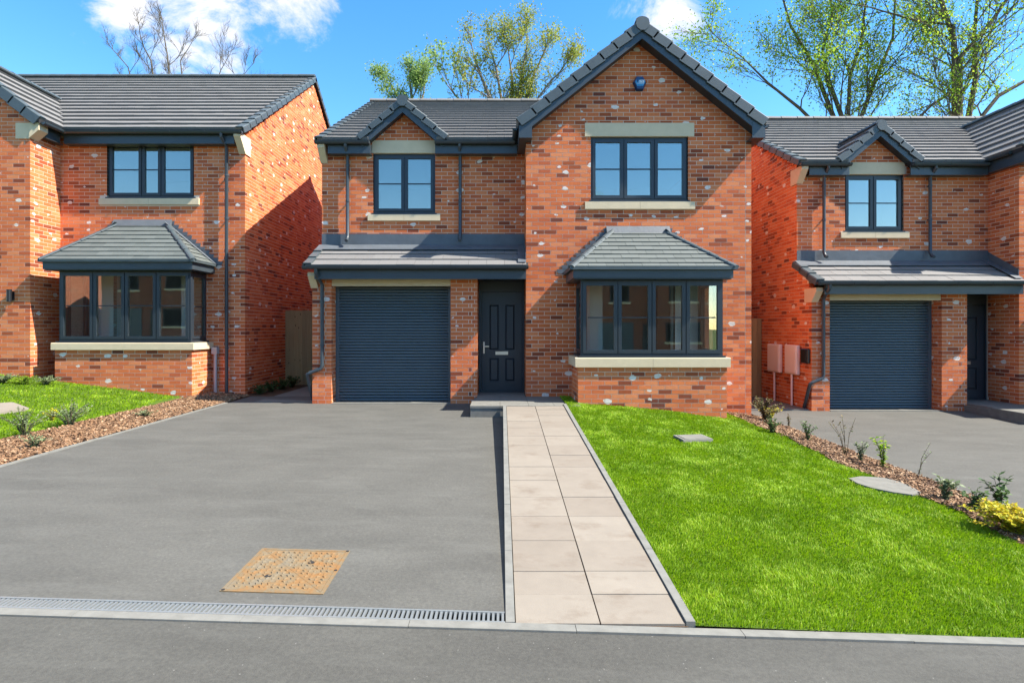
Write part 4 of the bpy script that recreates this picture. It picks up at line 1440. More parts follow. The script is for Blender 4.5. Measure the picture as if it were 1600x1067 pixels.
m.add([(x, y, z) for z in (-.03, .002) for y in (-.047, .047) for x in (-.0068, .0068)], CUBE_F)
bm_ = None
for i in range(nb):
    x = dx0 + (i + .5) * (dx1 - dx0) / nb
    if bm_ is None:
        o = m.build('grate_bar', M['galv'], r); bm_ = o.data
    else:
        o = put('grate_bar', bm_, r)
    o.location = (x, 0, zz(x))

# rusty manhole cover in the drive
def on_drive(x, y):
    Y = -5.0
    for _ in range(60):
        X = (x - VX) * (CAMD + Y) / FPX
        zt_ = z_drive(X, Y)
        d = FPX * (CAMZ - zt_) / (y - VY)
        Y = d - CAMD
    return Vector((X, Y, z_drive(X, Y)))
cs = [on_drive(410, 857), on_drive(547, 861), on_drive(505, 929), on_drive(343, 924)]
cc = sum(cs, Vector()) / 4
r = empty('manhole_cover', cc, 'rusty diamond shaped two-piece manhole cover sunk in the grey driveway', 'manhole cover')
cs = [c - cc for c in cs]
up = Vector((0, 0, 1))
m = MB()
for i in range(4):
    a, b = cs[i], cs[(i + 1) % 4]
    m.hexa([a + up * .006, b + up * .006, b * .93 + up * .006, a * .93 + up * .006], [a - up * .05, b - up * .05, b * .93 - up * .05, a * .93 - up * .05])
m.build('cover_frame', M['rust'], r)
for tri in ((cs[0], cs[1], cs[2]), (cs[0], cs[2], cs[3])):
    c3 = sum(tri, Vector()) / 3
    t = [c3 + (p * .925 - c3) * .994 for p in tri]
    m = MB(); m.prism([p + up * .005 for p in t], (0, 0, -.03))
    pl = m.build('cover_plate', M['rust'], r)
    st = MB()
    e1, e2 = t[1] - t[0], t[2] - t[0]
    k = 15
    for i in range(1, k):
        for j in range(1, k - i):
            p = t[0] + e1 * (i / k) + e2 * (j / k) + up * .005
            aa = rng.choice((.6, -.6)) + math.pi * ((i + j) % 2) / 2
            d = Vector((math.cos(aa), math.sin(aa), 0)) * .014
            s = Vector((-d.y, d.x, 0)) * .42
            st.hexa([p + d * .6 + s * .4 + up * .006, p - d * .6 + s * .4 + up * .006, p - d * .6 - s * .4 + up * .006, p + d * .6 - s * .4 + up * .006], [p + d + s, p - d + s, p - d - s, p + d - s])
    s_ = st.build('tread_stud', M['rust'], pl, kind='stuff')
    m = MB(); m.tube([c3 + up * .004, c3 + up * .0075], .022, 10); m.build('keyhole', M['dark'], pl)
for c in (cs[1] * .955, cs[3] * .955, (cs[1] + cs[2]) * .478):
    m = MB(); m.tube([c + up * .004, c + up * .0085], .011, 8); m.build('lifting_hole', M['dark'], r)

# covers set into the right lawn
def on_surface(x, y, zf):
    Y = -5.0
    for _ in range(80):
        X = (x - VX) * (CAMD + Y) / FPX
        Y = .5 * Y + .5 * (FPX * (CAMZ - zf(X, Y)) / (y - VY) - CAMD)
    return Vector((X, Y, zf(X, Y)))
def cover(pxs, label, name, mat, zf, lift=.03, lid=True):
    p = [on_surface(x, y, zf) for x, y in pxs]
    c = sum(p, Vector()) / len(p)
    r_ = empty(name, c, label, 'cover')
    m = MB(); m.prism([q - c + up * lift for q in p], (0, 0, -.07)); m.build('slab', M[mat], r_)
    if lid: m = MB(); m.prism([(q - c) * .8 + up * (lift + .006) for q in p], (0, 0, -.02)); m.build('lid', M[mat], r_)
    return p
cov1 = cover([(1052, 683), (1096, 681.5), (1114, 689), (1068, 691)], 'small grey inspection cover lying in the right lawn', 'inspection_cover', 'concrete', z_lawn)
zb_ = lambda X, Y: z_lawn(min(X, XB0), Y) + .0
cov2 = cover([(1326, 749), (1345, 746), (1380, 748), (1404, 754), (1426, 763), (1440, 772), (1425, 775), (1396, 771), (1362, 764), (1340, 757)], 'pale worn concrete slab between the right lawn and the bark bed', 'concrete_slab', 'concrete', zb_, .016, False)
cov3 = cover([(-30, 634), (20, 631), (45, 640), (-10, 648)], 'pale bare cover at the left edge in the sloping lawn', 'inspection_cover', 'slab', z_left, .03)

# ------------------------------------------------------------------ grass blades
def in_poly(x, y, poly):
    ins = np.zeros(len(x), bool)
    j = len(poly) - 1
    for i in range(len(poly)):
        xi, yi, xj, yj = poly[i][0], poly[i][1], poly[j][0], poly[j][1]
        c = ((yi > y) != (yj > y)) & (x < (xj - xi) * (y - yi) / (yj - yi + 1e-12) + xi)
        ins ^= c
        j = i
    return ins
def grass(n, x0, x1, y0, y1, zf, ok, label, hmin=.016, hmax=.032):
    X = R.uniform(x0, x1, n); Y = R.uniform(y0, y1, n)
    d = np.sqrt(X ** 2 + (Y + CAMD) ** 2)
    keep = (R.uniform(0, 1, n) < np.minimum(1, (4.2 / d) ** 1.5)) & ok(X, Y)
    X, Y, d = X[keep], Y[keep], d[keep]
    n = len(X)
    Z = np.array([zf(float(a), float(b)) for a, b in zip(X, Y)]) - .012
    clump = np.array([mnoise.noise((a * 2.6, b * 2.6, 5)) for a, b in zip(X, Y)])
    fine = np.array([mnoise.noise((a * 9, b * 9, 8)) for a, b in zip(X, Y)])
    h = R.uniform(hmin, hmax, n) * (1 + .3 * clump + .25 * fine)
    w = .0026 * np.clip(d / 4, 1, 3.2) ** .9 * R.uniform(.7, 1.3, n)
    az = R.uniform(0, 2 * np.pi, n)
    ld = clump * 3 + fine * 2 + R.normal(0, .7, n)
    lean = h * np.abs(R.normal(.5, .3, n))
    dx, dy = np.cos(ld) * lean, np.sin(ld) * lean
    wx, wy = np.cos(az) * w, np.sin(az) * w
    V = np.zeros((n, 5, 3))
    V[:, 0] = np.stack([X - wx, Y - wy, Z], 1); V[:, 1] = np.stack([X + wx, Y + wy, Z], 1)
    V[:, 2] = np.stack([X + wx * .8 + dx * .4, Y + wy * .8 + dy * .4, Z + h * .62], 1); V[:, 3] = np.stack([X - wx * .8 + dx * .4, Y - wy * .8 + dy * .4, Z + h * .62], 1)
    V[:, 4] = np.stack([X + dx, Y + dy, Z + h], 1)
    b = (np.arange(n) * 5)[:, None]
    q = b + np.array([[0, 1, 2, 3]]); t = b + np.array([[3, 2, 4]])
    idx = np.concatenate([q, t], 1).ravel()
    fn = np.tile([4, 3], n)
    rnd = np.clip(.45 + .20 * clump + .18 * fine + R.normal(0, .2, n), .02, 1)
    dead = R.uniform(0, 1, n) < .03 + .10 * np.clip(fine - .25, 0, 1)
    rnd[dead] = 1
    me = np_mesh('grass', V.reshape(-1, 3), fn, idx, M['grass'], np.repeat(rnd, 5))
    return put('grass', me, label=label, cat='grass', kind='stuff')
def bedx(Y): return XB0 + .05 * np.sin(Y * 2.1) + .03 * np.sin(Y * 5.3)
def ok_r(X, Y):
    k = (X > XP1 - .010 + .012 * np.sin(Y * 37) * np.sin(Y * 91)) & (X < bedx(Y)) & (Y > YE + .002) & (Y < -.02)
    k &= ~((X > 1.26) & (X < 3.82) & (Y > -1.0))
    for c, f in ((cov1, .95), (cov2, .80)):
        m = sum(c, Vector()) / len(c)
        k &= ~in_poly(X, Y, [(m.x + (p.x - m.x) * f, m.y + (p.y - m.y) * f) for p in c])
    return k
grass(420000, XP1, XB0 + .12, YE, 0, z_lawn, ok_r, 'bright green mown grass of the right lawn beside the paved path')
def ok_l(X, Y):
    k = (X < -6.02 + .05 * np.sin(Y * 2.3) + .04 * np.sin(Y * 6.1)) & (Y < .72)
    k &= (X > (-VX - 60) / FPX * (Y + CAMD)) | (R.uniform(0, 1, len(X)) < .45)
    k &= ~in_poly(X, Y, [(p.x, p.y) for p in cov3])
    k &= ~((X > -8.8) & (Y > .70)) & ~((X > -6.35) & (Y > -.35 + (X + 6.35) * -1.2))
    return k
grass(400000, -12.5, -5.9, YE, .75, z_left, ok_l, 'bright green grass of the sloping lawn below the left house')

# ------------------------------------------------------------------ bark mulch
def mulch(n, pts, label):
    ms = []
    for (x, y, z) in pts:
        a = rng.uniform(0, 6.28); t = rng.gauss(0, .45); s = rng.gauss(0, .45)
        Rm = (Matrix.Rotation(a, 3, 'Z') @ Matrix.Rotation(t, 3, 'X') @ Matrix.Rotation(s, 3, 'Y'))
        l_, w_, h_ = rng.uniform(.018, .06), rng.uniform(.010, .026), rng.uniform(.004, .010)
        A = np.array(Rm)
        ms.append(mat4((x, y, z + rng.uniform(0, .018)), A[:, 0] * l_, A[:, 1] * w_, A[:, 2] * h_))
    me = scatter_mesh('bark_mulch', [(a - .5, b - .5, c - .5) for a, b, c in CUBE_V], CUBE_F, ms, M['chip'])
    return put('bark_mulch', me, label=label, cat='mulch', kind='stuff')
pts = []
for _ in range(15000):
    y = rng.uniform(YE + .1, -.02)
    if rng.random() > min(1, (5 / (y + CAMD)) ** .8): continue
    x = rng.uniform(float(bedx(y)) - .03, XB1 - .055)
    if in_poly(np.array([x]), np.array([y]), [(p.x, p.y) for p in cov2])[0] and rng.random() > .12: continue
    pts.append((x, y, lerp(z_bed(y), z_rdrive(XB1, y), clamp((x - XB0) / (XB1 - XB0), 0, 1)) + .005))
mulch(0, pts, 'brown bark chippings in the bed along the right lawn')
pts = []
for _ in range(14000):
    y = rng.uniform(YE + .05, 1.35)
    x = rng.uniform(-6.1, XD - .055)
    if y > .7 and x < -6.08: continue
    pts.append((x, y, lerp(z_drive(XD, y), z_left(-6.1, y) + .02, clamp((XD - x) / .9, 0, 1)) + .004))
mulch(0, pts, 'brown bark chippings in the bed between left lawn and driveway')

# ------------------------------------------------------------------ plants
LEAF_V = [(0, 0, 0), (.5, -.28, .05), (1, 0, 0), (.5, .28, .05)]
def plant(name, base, h, spread, nst, nleaf, leaf, lmat, label, cat='shrub', group=None, bushy=False):
    h, spread, nleaf = h * 1.15, spread * 1.3, int(nleaf * 2.0)
    base = Vector(base)
    r_ = empty(name, base, label, cat, group)
    st = MB(); ms = []
    for i in range(nst):
        a = rng.uniform(0, 6.28); s = rng.uniform(.2, 1) * spread
        tip = Vector((math.cos(a) * s, math.sin(a) * s, h * rng.uniform(.65, 1.05) * (1 - .35 * (s / spread) ** 2 if bushy else 1)))
        mid = tip * .5 + Vector((0, 0, h * .08)) - Vector((tip.x, tip.y, 0)) * .15
        P = [Vector((rng.uniform(-.01, .01), rng.uniform(-.01, .01), -.02)), mid, tip]
        st.tube(P, [.0045, .0035, .0018], 4)
        for k in range(nleaf):
            t = rng.uniform(.12 if not bushy else .08, 1.0)
            p = P[0].lerp(P[1], t * 2) if t < .5 else P[1].lerp(P[2], t * 2 - 1)
            Rm = Matrix.Rotation(rng.uniform(0, 6.28), 3, 'Z') @ Matrix.Rotation(rng.uniform(-.9, .5), 3, 'Y') @ Matrix.Rotation(rng.uniform(-.6, .6), 3, 'X')
            A = np.array(Rm); sz = leaf * rng.uniform(.6, 1.25)
            ms.append(mat4(p, A[:, 0] * sz, A[:, 1] * sz, A[:, 2] * sz))
    st.build('stem', M['stem'], r_)
    me = scatter_mesh('foliage', LEAF_V, [(0, 1, 2, 3)], ms, M[lmat])
    put('foliage', me, r_, kind='stuff')
    return r_
def bed_pt(x, y):
    return on_surface(x, y, lambda X, Y: lerp(z_bed(Y), z_rdrive(XB1, Y), clamp((X - XB0) / (XB1 - XB0), 0, 1)))
plant('golden_shrub', bed_pt(1590, 836), .22, .30, 70, 40, .036, 'leaf_gold', 'low yellow-leaved shrub spilling over the bark at the right edge', bushy=True)
plant('golden_shrub', Vector((4.95, -.05, -.22)), .17, .20, 30, 24, .032, 'leaf_gold', 'small yellow-green bush at the corner of the middle house beside the meter boxes', bushy=True)
plant('leafy_shrub', Vector((4.62, -.55, -.18)), .34, .26, 26, 22, .042, 'leaf_r', 'greyish olive bush by the right corner of the middle house', bushy=True)
plant('leafy_shrub', bed_pt(1206, 676), .24, .13, 12, 18, .04, 'leaf_d', 'dark green little shrub nearest the lawn below the meter boxes', bushy=True)
for x, y, h, ns, nl, lf, mt, lb in (
        (1262, 690, .27, 7, 12, .045, 'leaf_d', 'spiky dark shrub in the bark in front of the right downpipe'),
        (1232, 668, .22, 5, 9, .035, 'leaf_r', 'thin bronze seedling standing before the right meter pipes'),
        (1322, 714, .46, 5, 9, .038, 'leaf_r', 'tall wispy bronze-leaved plant midway along the right bark bed'),
        (1345, 722, .22, 8, 12, .038, 'leaf_s', 'small pale tuft just above the concrete slab'),
        (1380, 732, .34, 6, 13, .05, 'leaf_a', 'bright green sapling with upright leaves in the right bark bed'),
        (1433, 748, .34, 2, 9, .03, 'leaf_s', 'single thin upright seedling near the right driveway edging'),
        (1477, 782, .22, 9, 11, .055, 'leaf_s', 'silvery broad-leaved little shrub in the right bark bed'),
        (1524, 800, .20, 8, 10, .05, 'leaf_d', 'dark squat shrub between silver shrub and yellow shrub'),
        (1562, 800, .30, 8, 9, .065, 'leaf_d', 'dark glossy sprig rising behind the yellow shrub at right')):
    plant('young_shrub', bed_pt(x, y), h, h * .38, ns, nl, lf, mt, lb)
def left_pt(x, y): return on_surface(x, y, z_left)
plant('leafy_shrub', left_pt(108, 668), .34, .26, 30, 24, .03, 'leaf_s', 'feathery grey-green shrub with yellow flowers at the left lawn edge', bushy=True)
plant('leafy_shrub', left_pt(38, 684), .36, .24, 24, 22, .03, 'leaf_s', 'feathery pale shrub in the lawn edge at far left', bushy=True)
plant('flowering_tuft', left_pt(82, 657), .20, .12, 12, 12, .025, 'leaf_gold', 'small tuft of yellow flowers in the left lawn', 'flowers', bushy=True)
plant('leafy_shrub', left_pt(52, 700), .16, .14, 14, 16, .03, 'leaf_s', 'low pale sprig in the bark at the left edge', bushy=True)
plant('leafy_shrub', left_pt(228, 651), .10, .14, 16, 14, .03, 'leaf_s', 'dry pale low tuft in the left bark bed', bushy=True)
for x, y, mt, lb in ((5, 598, 'leaf_s', 'low green shrub against the left house wall at the picture edge'), (38, 600, 'leaf_a', 'low green shrub against the left house wall under the wall light'), (72, 600, 'leaf_s', 'low grey-green shrub in the corner beside the left bay')):
    p = left_pt(x, y)
    plant('leafy_shrub', (p.x, min(p.y, .5), z_left(p.x, .5)), .13, .24, 26, 20, .03, mt, lb, bushy=True)
for i, (y, s) in enumerate(((1.7, .16), (2.2, .22), (2.7, .26), (3.2, .2))):
    plant('weed_clump', (-5.16 + .05 * i, y, -.02), .2 + .03 * i, s, 22, 20, .045, 'leaf_d', ['weed clump at the corner by the left downpipe', 'second weed clump along the shaded wall of the left house', 'largest weed clump along the shaded passage wall', 'weed clump at the foot of the left wooden gate'][i], 'weeds', bushy=True)
q = MB(); q.add([(-5.385, 1.2, .004), (-4.73, 1.2, .004), (-4.73, 4.6, .004), (-5.385, 4.6, .004)], [(0, 1, 2, 3)])
q.build('passage_soil', M['soil'], kind='structure')

# ------------------------------------------------------------------ gates, wall boxes, lights
def gate(x0, x1, y, z0, h, label, handle_x):
    r_ = empty('wooden_gate', ((x0 + x1) / 2, y, z0), label, 'gate')
    hw = (x1 - x0) / 2
    k = round((x1 - x0) / .105)
    m = MB(); m.box(-.5, .5, -.009, .009, 0, 1)
    me = None
    for i in range(k):
        w = (x1 - x0) / k
        if me is None:
            o = m.build('plank', M['timber'], r_); me = o.data
        else:
            o = put('plank', me, r_)
        o.location = (-hw + (i + .5) * w, rng.uniform(-.002, .002), .03)
        o.scale = (w - .004, 1, h + rng.uniform(-.006, .006))
    for z in (.25, h * .55, h - .15):
        m = MB(); m.box(-hw + .02, hw - .02, .011, .05, z, z + .09); m.build('rail', M['timber'], r_)
    m = MB(); hx = handle_x - (x0 + x1) / 2
    m.tube([(hx, -.012, .82), (hx, -.06, .86), (hx, -.06, 1.14), (hx, -.012, 1.18)], .011, 8); m.build('gate_handle', M['black'], r_)
    return r_
gate(-5.38, -3.56, 3.8, -.03, 1.85, 'light timber plank gate between left and middle house', -4.62)
gate(4.63, 6.15, 3.1, -.24, 1.85, 'shaded timber plank gate between middle and right house', 5.3)

def meter(y0, y1, ztop, zbot, label):
    r_ = empty('meter_box', (6.17, (y0 + y1) / 2, -.23), label, 'meter box', 'meter boxes')
    off = (6.17, (y0 + y1) / 2, -.23)
    m = MB(); m.box(6.09, 6.166, y0, y1, zbot, ztop); o = m.build('box', M['meter'], r_, off)
    bv = o.modifiers.new('b', 'BEVEL'); bv.width = .02; bv.segments = 3
    m = MB(); m.box(6.078, 6.0895, y0 + .04, y1 - .04, zbot + .04, ztop - .04); m.build('door', M['meter'], r_, off)
    m = MB(); m.tube([(6.12, (y0 + y1) / 2, zbot), (6.12, (y0 + y1) / 2, -.23)], .022, 8); m.build('conduit', M['meter'], r_, off)
def wall_y(x): return 6.11 * FPX / (x - VX) - CAMD
s = FPX / (CAMD + 1.6)
meter(wall_y(1246), wall_y(1227), 1.408 - (538 - 513) / (FPX / 13.0), 1.408 - (583 - 513) / (FPX / 12.8), 'pinkish meter box nearest the garage on the orange side wall')
meter(wall_y(1219), wall_y(1200), 1.408 - (537 - 513) / (FPX / 13.6), 1.408 - (580 - 513) / (FPX / 13.6), 'pinkish meter box nearest the gate on the orange side wall')
r_ = empty('socket_box', (6.17, 1.35, .75), 'small glossy black box on the right house side wall beside meter box', 'wall box')
off = (6.17, 1.35, .75)
y_ = wall_y(1262)
m = MB(); m.box(6.10, 6.166, y_, y_ + .28, .70, 1.0); o = m.build('box', M['black'], r_, off)
bv = o.modifiers.new('b', 'BEVEL'); bv.width = .025; bv.segments = 3
m = MB(); m.box(6.09, 6.0995, y_ + .03, y_ + .25, .73, .97); m.build('lid', M['black'], r_, off)

# alarm box on the gable
ax, ay, az = px(1000, 130, -.06)
r_ = empty('alarm_box', (ax, 0, az), 'hexagonal blue and black alarm box high on the gable', 'alarm box')
hexp = [(-.06, .135), (.06, .135), (.125, .02), (.06, -.135), (-.06, -.135), (-.125, .02)]
m = MB(); m.prism([(a, -.02, b) for a, b in hexp], (0, .018, 0)); m.build('back_plate', M['black'], r_)
m = MB()
f = [(a * .97, -.02, b * .97) for a, b in hexp] + [(a * .82, -.075, b * .82) for a, b in hexp]
m.add(f, [tuple(range(6, 12))] + [(i, (i + 1) % 6, 6 + (i + 1) % 6, 6 + i) for i in range(6)])
m.build('cover', M['blue'], r_)
m = MB(); m.prism([(-.075, -.076, .05), (.075, -.076, .05), (.092, -.076, .015), (.055, -.076, -.06), (-.055, -.076, -.06), (-.092, -.076, .015)], (0, -.002, 0)); m.build('face_label', M['lightblue'], r_)
for z_, h_ in ((.000, .008), (-.018, .006)):
    m = MB(); m.box(-.065 if z_ < 0 else -.02, .07, -.081, -.0785, z_, z_ + h_); m.build('printed_line', M['white'], r_)
m = MB(); m.tube([(-.05, -.081, .033), (-.05, -.0785, .033)], .018, 12); m.box(-.056, -.044, -.0808, -.0785, -.002, .02); m.build('printed_symbol', M['blue'], r_)
m = MB(); m.box(-.04, .04, -.0665, -.064, -.105, -.096); m.build('printed_line', M['lightblue'], r_)
tc_ = bpy.data.curves.new('lettering', 'FONT')
tc_.body = 'ADE'; tc_.size = .052; tc_.extrude = .001; tc_.shear = .25; tc_.offset = .0012
to = bpy.data.objects.new('tmp_text', tc_); COL.objects.link(to)
bpy.context.view_layer.update()
me = bpy.data.meshes.new_from_object(to.evaluated_get(bpy.context.evaluated_depsgraph_get()))
bpy.data.objects.remove(to)
me.materials.clear(); me.materials.append(M['white'])
lo = put('lettering', me, r_)
lo.rotation_euler = (math.pi / 2, 0, 0); lo.location = (-.026, -.080, .013)

# wall light and conduit on the left house
p = px(14, 462, .62)
r_ = empty('wall_light', (p[0], .70, p[2]), 'small black wall light on the left house front', 'wall light')
m = MB(); m.box(-.045, .045, -.02, -.002, -.09, .09); m.build('back_plate', M['black'], r_)
m = MB(); m.tube([(0, -.075, -.12), (0, -.075, .12)], .045, 14); o = m.build('lamp_body', M['black'], r_, smooth=True)
m = MB(); m.box(-.015, .015, -.05, -.02, -.02, .02); m.build('arm', M['black'], r_)
p = px(335, 553, 1.40)
r_ = empty('cable_conduit', (p[0], 1.5, -.08), 'grey plastic conduit with small box on left house beside its bay', 'conduit')
m = MB(); m.box(-.055, .055, -.12, -.004, p[2], p[2] + .14); m.box
m.v = [(a, b, c + .08) for a, b, c in m.v]
m.build('box', M['grey_pvc'], r_)
m = MB(); m.tube([(0, -.06, .0), (0, -.06, p[2] + .08)], .035, 10); m.build('pipe', M['grey_pvc'], r_, smooth=True)

# ------------------------------------------------------------------ trees
def tree(name, label, stems, seed, bark, leaf, nleaf, leaf_size, levels=4, spread=.55, zmin=6.0, nchild=(5, 6, 5), droop=0.0, group=None, cluster=5, leaf_r=.28, ratio=.55, blen=(2.2, 3.6), thin=.36):
    """stems: list of (point list with radii); branches grow from the upper part of each"""
    rr = random.Random(seed)
    b0 = Vector(stems[0][0][0])
    root = empty(name, b0, label, 'tree', group)
    mb = MB(); tw = MB()
    tips = []
    def grow(p, d, ln, r, lev):
        n = 4 if lev < 3 else 3
        pts = [p]; q = p; dd = d.copy()
        for i in range(n):
            dd = (dd + Vector((rr.gauss(0, .17), rr.gauss(0, .17), rr.gauss(.05 - droop, .12)))).normalized()
            q = q + dd * (ln / n)
            pts.append(q)
        rad = [r * (1 - .62 * i / n) for i in range(n + 1)]
        (mb if lev < 2 else tw).tube([x - b0 for x in pts], rad, 6 if lev < 2 else (4 if lev < 3 else 3), cap=False)
        if lev >= levels - 1:
            for x in pts[1:]:
                tips.append(x)
            return
        k = nchild[min(lev, len(nchild) - 1)]
        for i in range(k):
            t = .25 + .75 * (i + rr.random()) / k
            j = min(n - 1, int(t * n)); f = t * n - j
            s = pts[j].lerp(pts[j + 1], min(1, f))
            ax = (pts[j + 1] - pts[j]).normalized()
            v = Vector((rr.gauss(0, 1), rr.gauss(0, 1), rr.gauss(0, 1)))
            v = (v - ax * v.dot(ax)).normalized()
            nd = (ax * (1 - spread * .45) + v * spread + Vector((0, 0, .18 - droop))).normalized()
            grow(s, nd, ln * ratio * rr.uniform(.75, 1.25), r * .5 * (1 - .4 * t) + .004, lev + 1)
    for pts, rads in stems:
        P = [Vector(p) for p in pts]
        mb.tube([x - b0 for x in P], rads, 8, cap=False)
        tot = len(P) - 1
        for i in range(tot):
            seg = P[i + 1] - P[i]
            cnt = max(1, int(seg.length / 1.0)) if P[i + 1].z > zmin else 0
            for c in range(cnt):
                t = (c + rr.random()) / cnt
                s = P[i].lerp(P[i + 1], t)
                if s.z < zmin: continue
                az = rr.uniform(0, 6.283)
                d = (seg.normalized() * .8 + Vector((math.cos(az), math.sin(az), .25)) * .75).normalized()
                grow(s, d, rr.uniform(*blen), rads[i] * thin + .008, 1)
        grow(P[-1], (P[-1] - P[-2]).normalized(), blen[0] * 1.1, rads[-1], 1)
    mb.build('trunk', M[bark], root, smooth=True)
    tw.build('branches', M[bark], root, kind='stuff')
    if nleaf:
        ms = []
        for _ in range(nleaf // cluster):
            t = rr.choice(tips)
            c = t + Vector((rr.gauss(0, .12), rr.gauss(0, .12), rr.gauss(0, .12)))
            for _k in range(cluster):
                p = c + Vector((rr.gauss(0, leaf_r * .5), rr.gauss(0, leaf_r * .5), rr.gauss(0, leaf_r * .5))) - b0
                A = np.array(Matrix.Rotation(rr.uniform(0, 6.28), 3, 'Z') @ Matrix.Rotation(rr.uniform(-1.2, 1.2), 3, 'Y') @ Matrix.Rotation(rr.uniform(-1.2, 1.2), 3, 'X'))
                sz = leaf_size * rr.uniform(.6, 1.3)
                ms.append(mat4(p, A[:, 0] * sz, A[:, 1] * sz, A[:, 2] * sz))
        me = scatter_mesh('crown', [(0, 0, 0), (.5, -.4, .1), (1, 0, 0), (.5, .4, .1)], [(0, 1, 2, 3)], ms, M[leaf])
        put('crown', me, root, kind='stuff')
    return root
def P3(x, y, Y): return px(x, y, Y)
def stem(pixels, Y, r0, r1, dy=0.0):
    """pixel polyline (from the ground up); the first entry goes to the ground"""
    pts = [P3(x, y, Y + dy * i) for i, (x, y) in enumerate(pixels)]
    g = (pts[0][0], pts[0][1], -.6)
    pts = [g] + pts
    k = len(pts)
    return pts, [r0 + (r1 - r0) * i / (k - 1) for i in range(k)]
tree('broadleaf_tree', 'tall spring tree with several forking stems behind the right house, nearest the middle gable',
     [stem([(1318, 190), (1296, 130), (1285, 80), (1300, 20), (1290, -60)], 17, .13, .035, .2), stem([(1325, 190), (1328, 120), (1345, 70), (1352, 10), (1365, -60)], 17.3, .11, .035, -.2),
      stem([(1310, 230), (1250, 170), (1200, 130), (1160, 90)], 17, .12, .03, -.2), stem([(1335, 210), (1370, 120), (1395, 60), (1400, -20)], 17.6, .14, .04, .2), stem([(1305, 190), (1270, 100), (1235, 40), (1215, -30)], 17.2, .14, .03, .1)],
     5, 'bark', 'leaf_a', 25000, .10, zmin=10.0, ratio=.54, nchild=(5, 6, 7), leaf_r=.45, thin=.26)
tree('broadleaf_tree', 'tall thick-trunked tree behind the right house near the right edge',
     [stem([(1496, 190), (1493, 110), (1490, 60), (1470, 0), (1465, -70)], 15, .19, .06, .1), stem([(1512, 190), (1525, 120), (1522, 60), (1530, -40)], 15.2, .15, .05),
      stem([(1520, 200), (1560, 150), (1605, 125), (1660, 90)], 15.3, .13, .045), stem([(1494, 140), (1455, 165), (1440, 180)], 15, .08, .05), stem([(1490, 40), (1430, 32), (1380, 18)], 15, .10, .03),
      stem([(1500, 90), (1545, 40), (1580, -10), (1600, -60)], 15, .12, .05)],
     9, 'bark', 'leaf_a', 15000, .10, zmin=9.5, ratio=.52, nchild=(5, 6, 7), leaf_r=.45, thin=.26)
tree('sparse_tree', 'yellowish sparse-leaved tree showing above the middle house roof left of its gable',
     [stem([(800, 165), (800, 120), (795, 85)], 24, .14, .04), stem([(770, 165), (750, 115), (740, 85)], 24, .14, .04), stem([(820, 165), (835, 115), (848, 88)], 24, .14, .04), stem([(785, 165), (775, 105), (765, 75)], 24.5, .12, .03), stem([(812, 165), (818, 105), (824, 65)], 24.5, .12, .03), stem([(830, 168), (862, 125), (880, 110)], 24.2, .1, .03)],
     21, 'bark_pale', 'leaf_y', 14000, .11, leaf_r=.42, zmin=13.0, levels=4, spread=.42, ratio=.5, blen=(1.2, 2.0))
tree('sparse_tree', 'wispy little tree above the middle roof, between yellowish tree and small tree',
     [stem([(735, 175), (712, 150), (698, 132)], 25, .1, .03)], 22, 'bark_pale', 'leaf_g', 900, .16, zmin=13.0, levels=3, spread=.5, ratio=.5)
tree('small_tree', 'small pale green tree above the middle roof behind its little gablet',
     [stem([(645, 170), (642, 140), (640, 125)], 28, .16, .04), stem([(655, 170), (662, 145), (664, 130)], 28, .1, .03), stem([(630, 170), (618, 145), (610, 130)], 28, .1, .03)],
     33, 'bark_pale', 'leaf_g', 8500, .12, leaf_r=.4, zmin=14.0, levels=4, spread=.5, ratio=.45, blen=(1.0, 1.6))
tree('bare_tree', 'leafless grey tree above the roof ridge of the left house',
     [stem([(240, 125), (236, 95), (225, 75), (220, 58)], 27, .075, .022), stem([(265, 125), (262, 90), (257, 60), (254, 45)], 27, .07, .022), stem([(285, 125), (282, 95), (295, 75)], 27, .06, .02), stem([(205, 125), (200, 105), (185, 88)], 27, .06, .02),
      stem([(340, 125), (345, 110), (352, 98)], 27, .05, .016), stem([(375, 125), (385, 112)], 27, .05, .016)],
     41, 'bark', None, 0, .1, zmin=14.5, levels=4, spread=.5, ratio=.52, blen=(1.2, 2.2), nchild=(6, 8, 7), thin=.24)

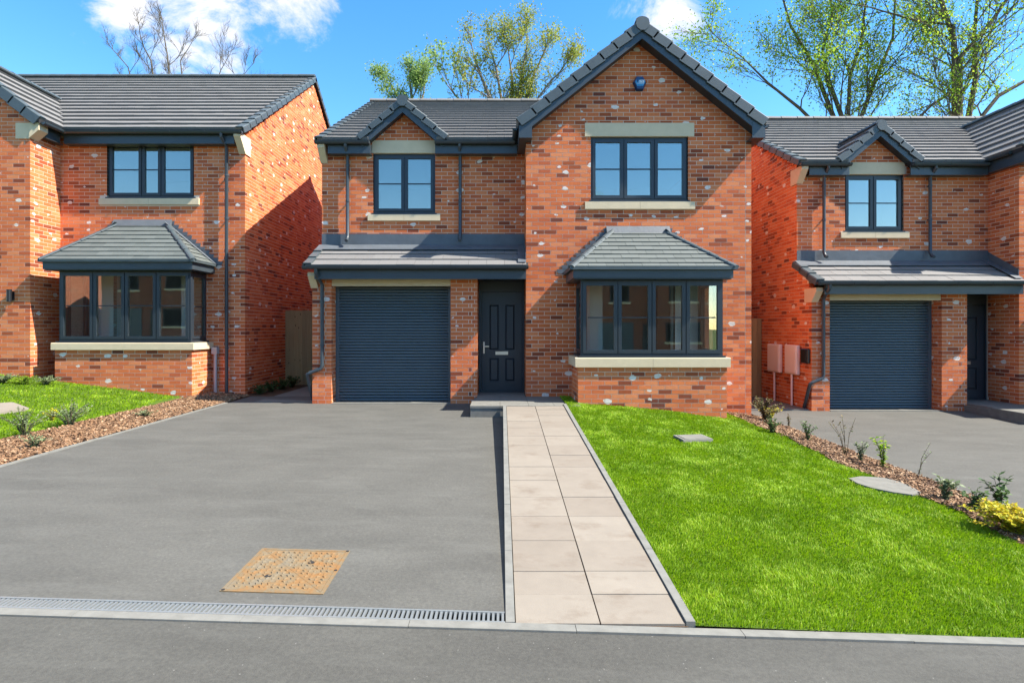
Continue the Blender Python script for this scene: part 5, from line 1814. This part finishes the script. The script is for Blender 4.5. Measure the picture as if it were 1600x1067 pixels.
# ------------------------------------------------------------------ houses across the road (they show in the window panes)
def opposite(x, y, label):
    r_ = empty('brick_house', (x, y, z_road(clamp(x, -40, 40)) + .1), label, 'house', 'houses across the road')
    m = MB(); m.box(-4, 4, -4.5, 4.5, -.5, 5.0); m.prism([(-4, 4.5, 5.0), (-4, -4.5, 5.0), (-4, 0, 7.3)], (8, 0, 0)); m.box(.4, 3.9, 4.5, 5.3, -.5, 5.0)
    m.prism([(.4, 5.29, 5.0), (3.9, 5.29, 5.0), (2.15, 5.29, 6.5)], (0, -3, 0))
    m.build('wall', M['far_brick'], r_)
    m = MB()
    for s in (-1, 1):
        m.hexa([(-4.2, s * 4.8, 4.98), (4.2, s * 4.8, 4.98), (4.2, 0, 7.45), (-4.2, 0, 7.45)], [(-4.2, s * 4.8, 4.88), (4.2, s * 4.8, 4.88), (4.2, 0, 7.33), (-4.2, 0, 7.33)])
        a = [(2.15 + s * 2.0, 5.5, 4.95), (2.15 + s * 2.0, 2, 4.95), (2.15, 2, 6.7), (2.15, 5.5, 6.7)]
        m.hexa(a, [(p[0], p[1], p[2] - .1) for p in a])
    m.build('roof', M['tile'], r_)
    for a, b, z0_, z1_, yy in ((1.2, 3.1, 3.6, 4.8, 5.3), (-2.6, -1.3, 3.6, 4.8, 4.5), (1.0, 3.3, .9, 2.2, 5.3)):
        m = MB(); m.box(a, b, yy - .02, yy + .03, z0_, z1_); w = m.build('window', M['frame'], r_)
        m = MB(); m.box(a + .08, b - .08, yy + .031, yy + .036, z0_ + .08, z1_ - .08); m.build('pane', M['dark'], w)
        m = MB(); m.box(a - .1, b + .1, yy - .01, yy + .06, z0_ - .15, z0_ - .01); m.build('sill', M['stone'], w)
    m = MB(); m.box(-3.4, -1.0, 4.49, 4.53, 0, 2.2); m.build('garage_door', M['slat'], r_)
    m = MB(); m.box(-.4, .3, 4.49, 4.53, 0, 2.1); m.build('front_door', M['doorm'], r_)
for x, lb in ((-30, 'farthest left brick house across the road'), (-20.5, 'second brick house from the left across the road'), (-11, 'brick house across the road facing the left house'), (-1.5, 'brick house across the road facing the driveway'), (8, 'brick house across the road facing the right lawn')):
    opposite(x * 1.25, -36.0, lb)

def copy_thing(o, loc, scale, label):
    c = o.copy(); COL.objects.link(c)
    c.location = loc; c.scale = (scale,) * 3; c['label'] = label
    for ch in [k for k in bpy.data.objects if k.parent == o]:
        d = ch.copy(); COL.objects.link(d); d.parent = c
    return c
TREES = [o for o in bpy.data.objects if o.name.startswith('broadleaf_tree')]
for x, y, sc_, lb in ((-17, -29, .55, 'leafy tree in a garden across the road towards the left'), (3.5, -28, .5, 'leafy tree in a garden across the road opposite the path'), (15, -29, .55, 'leafy tree in a garden across the road towards the right')):
    copy_thing(TREES[0], (x, y, -.5), sc_, lb)
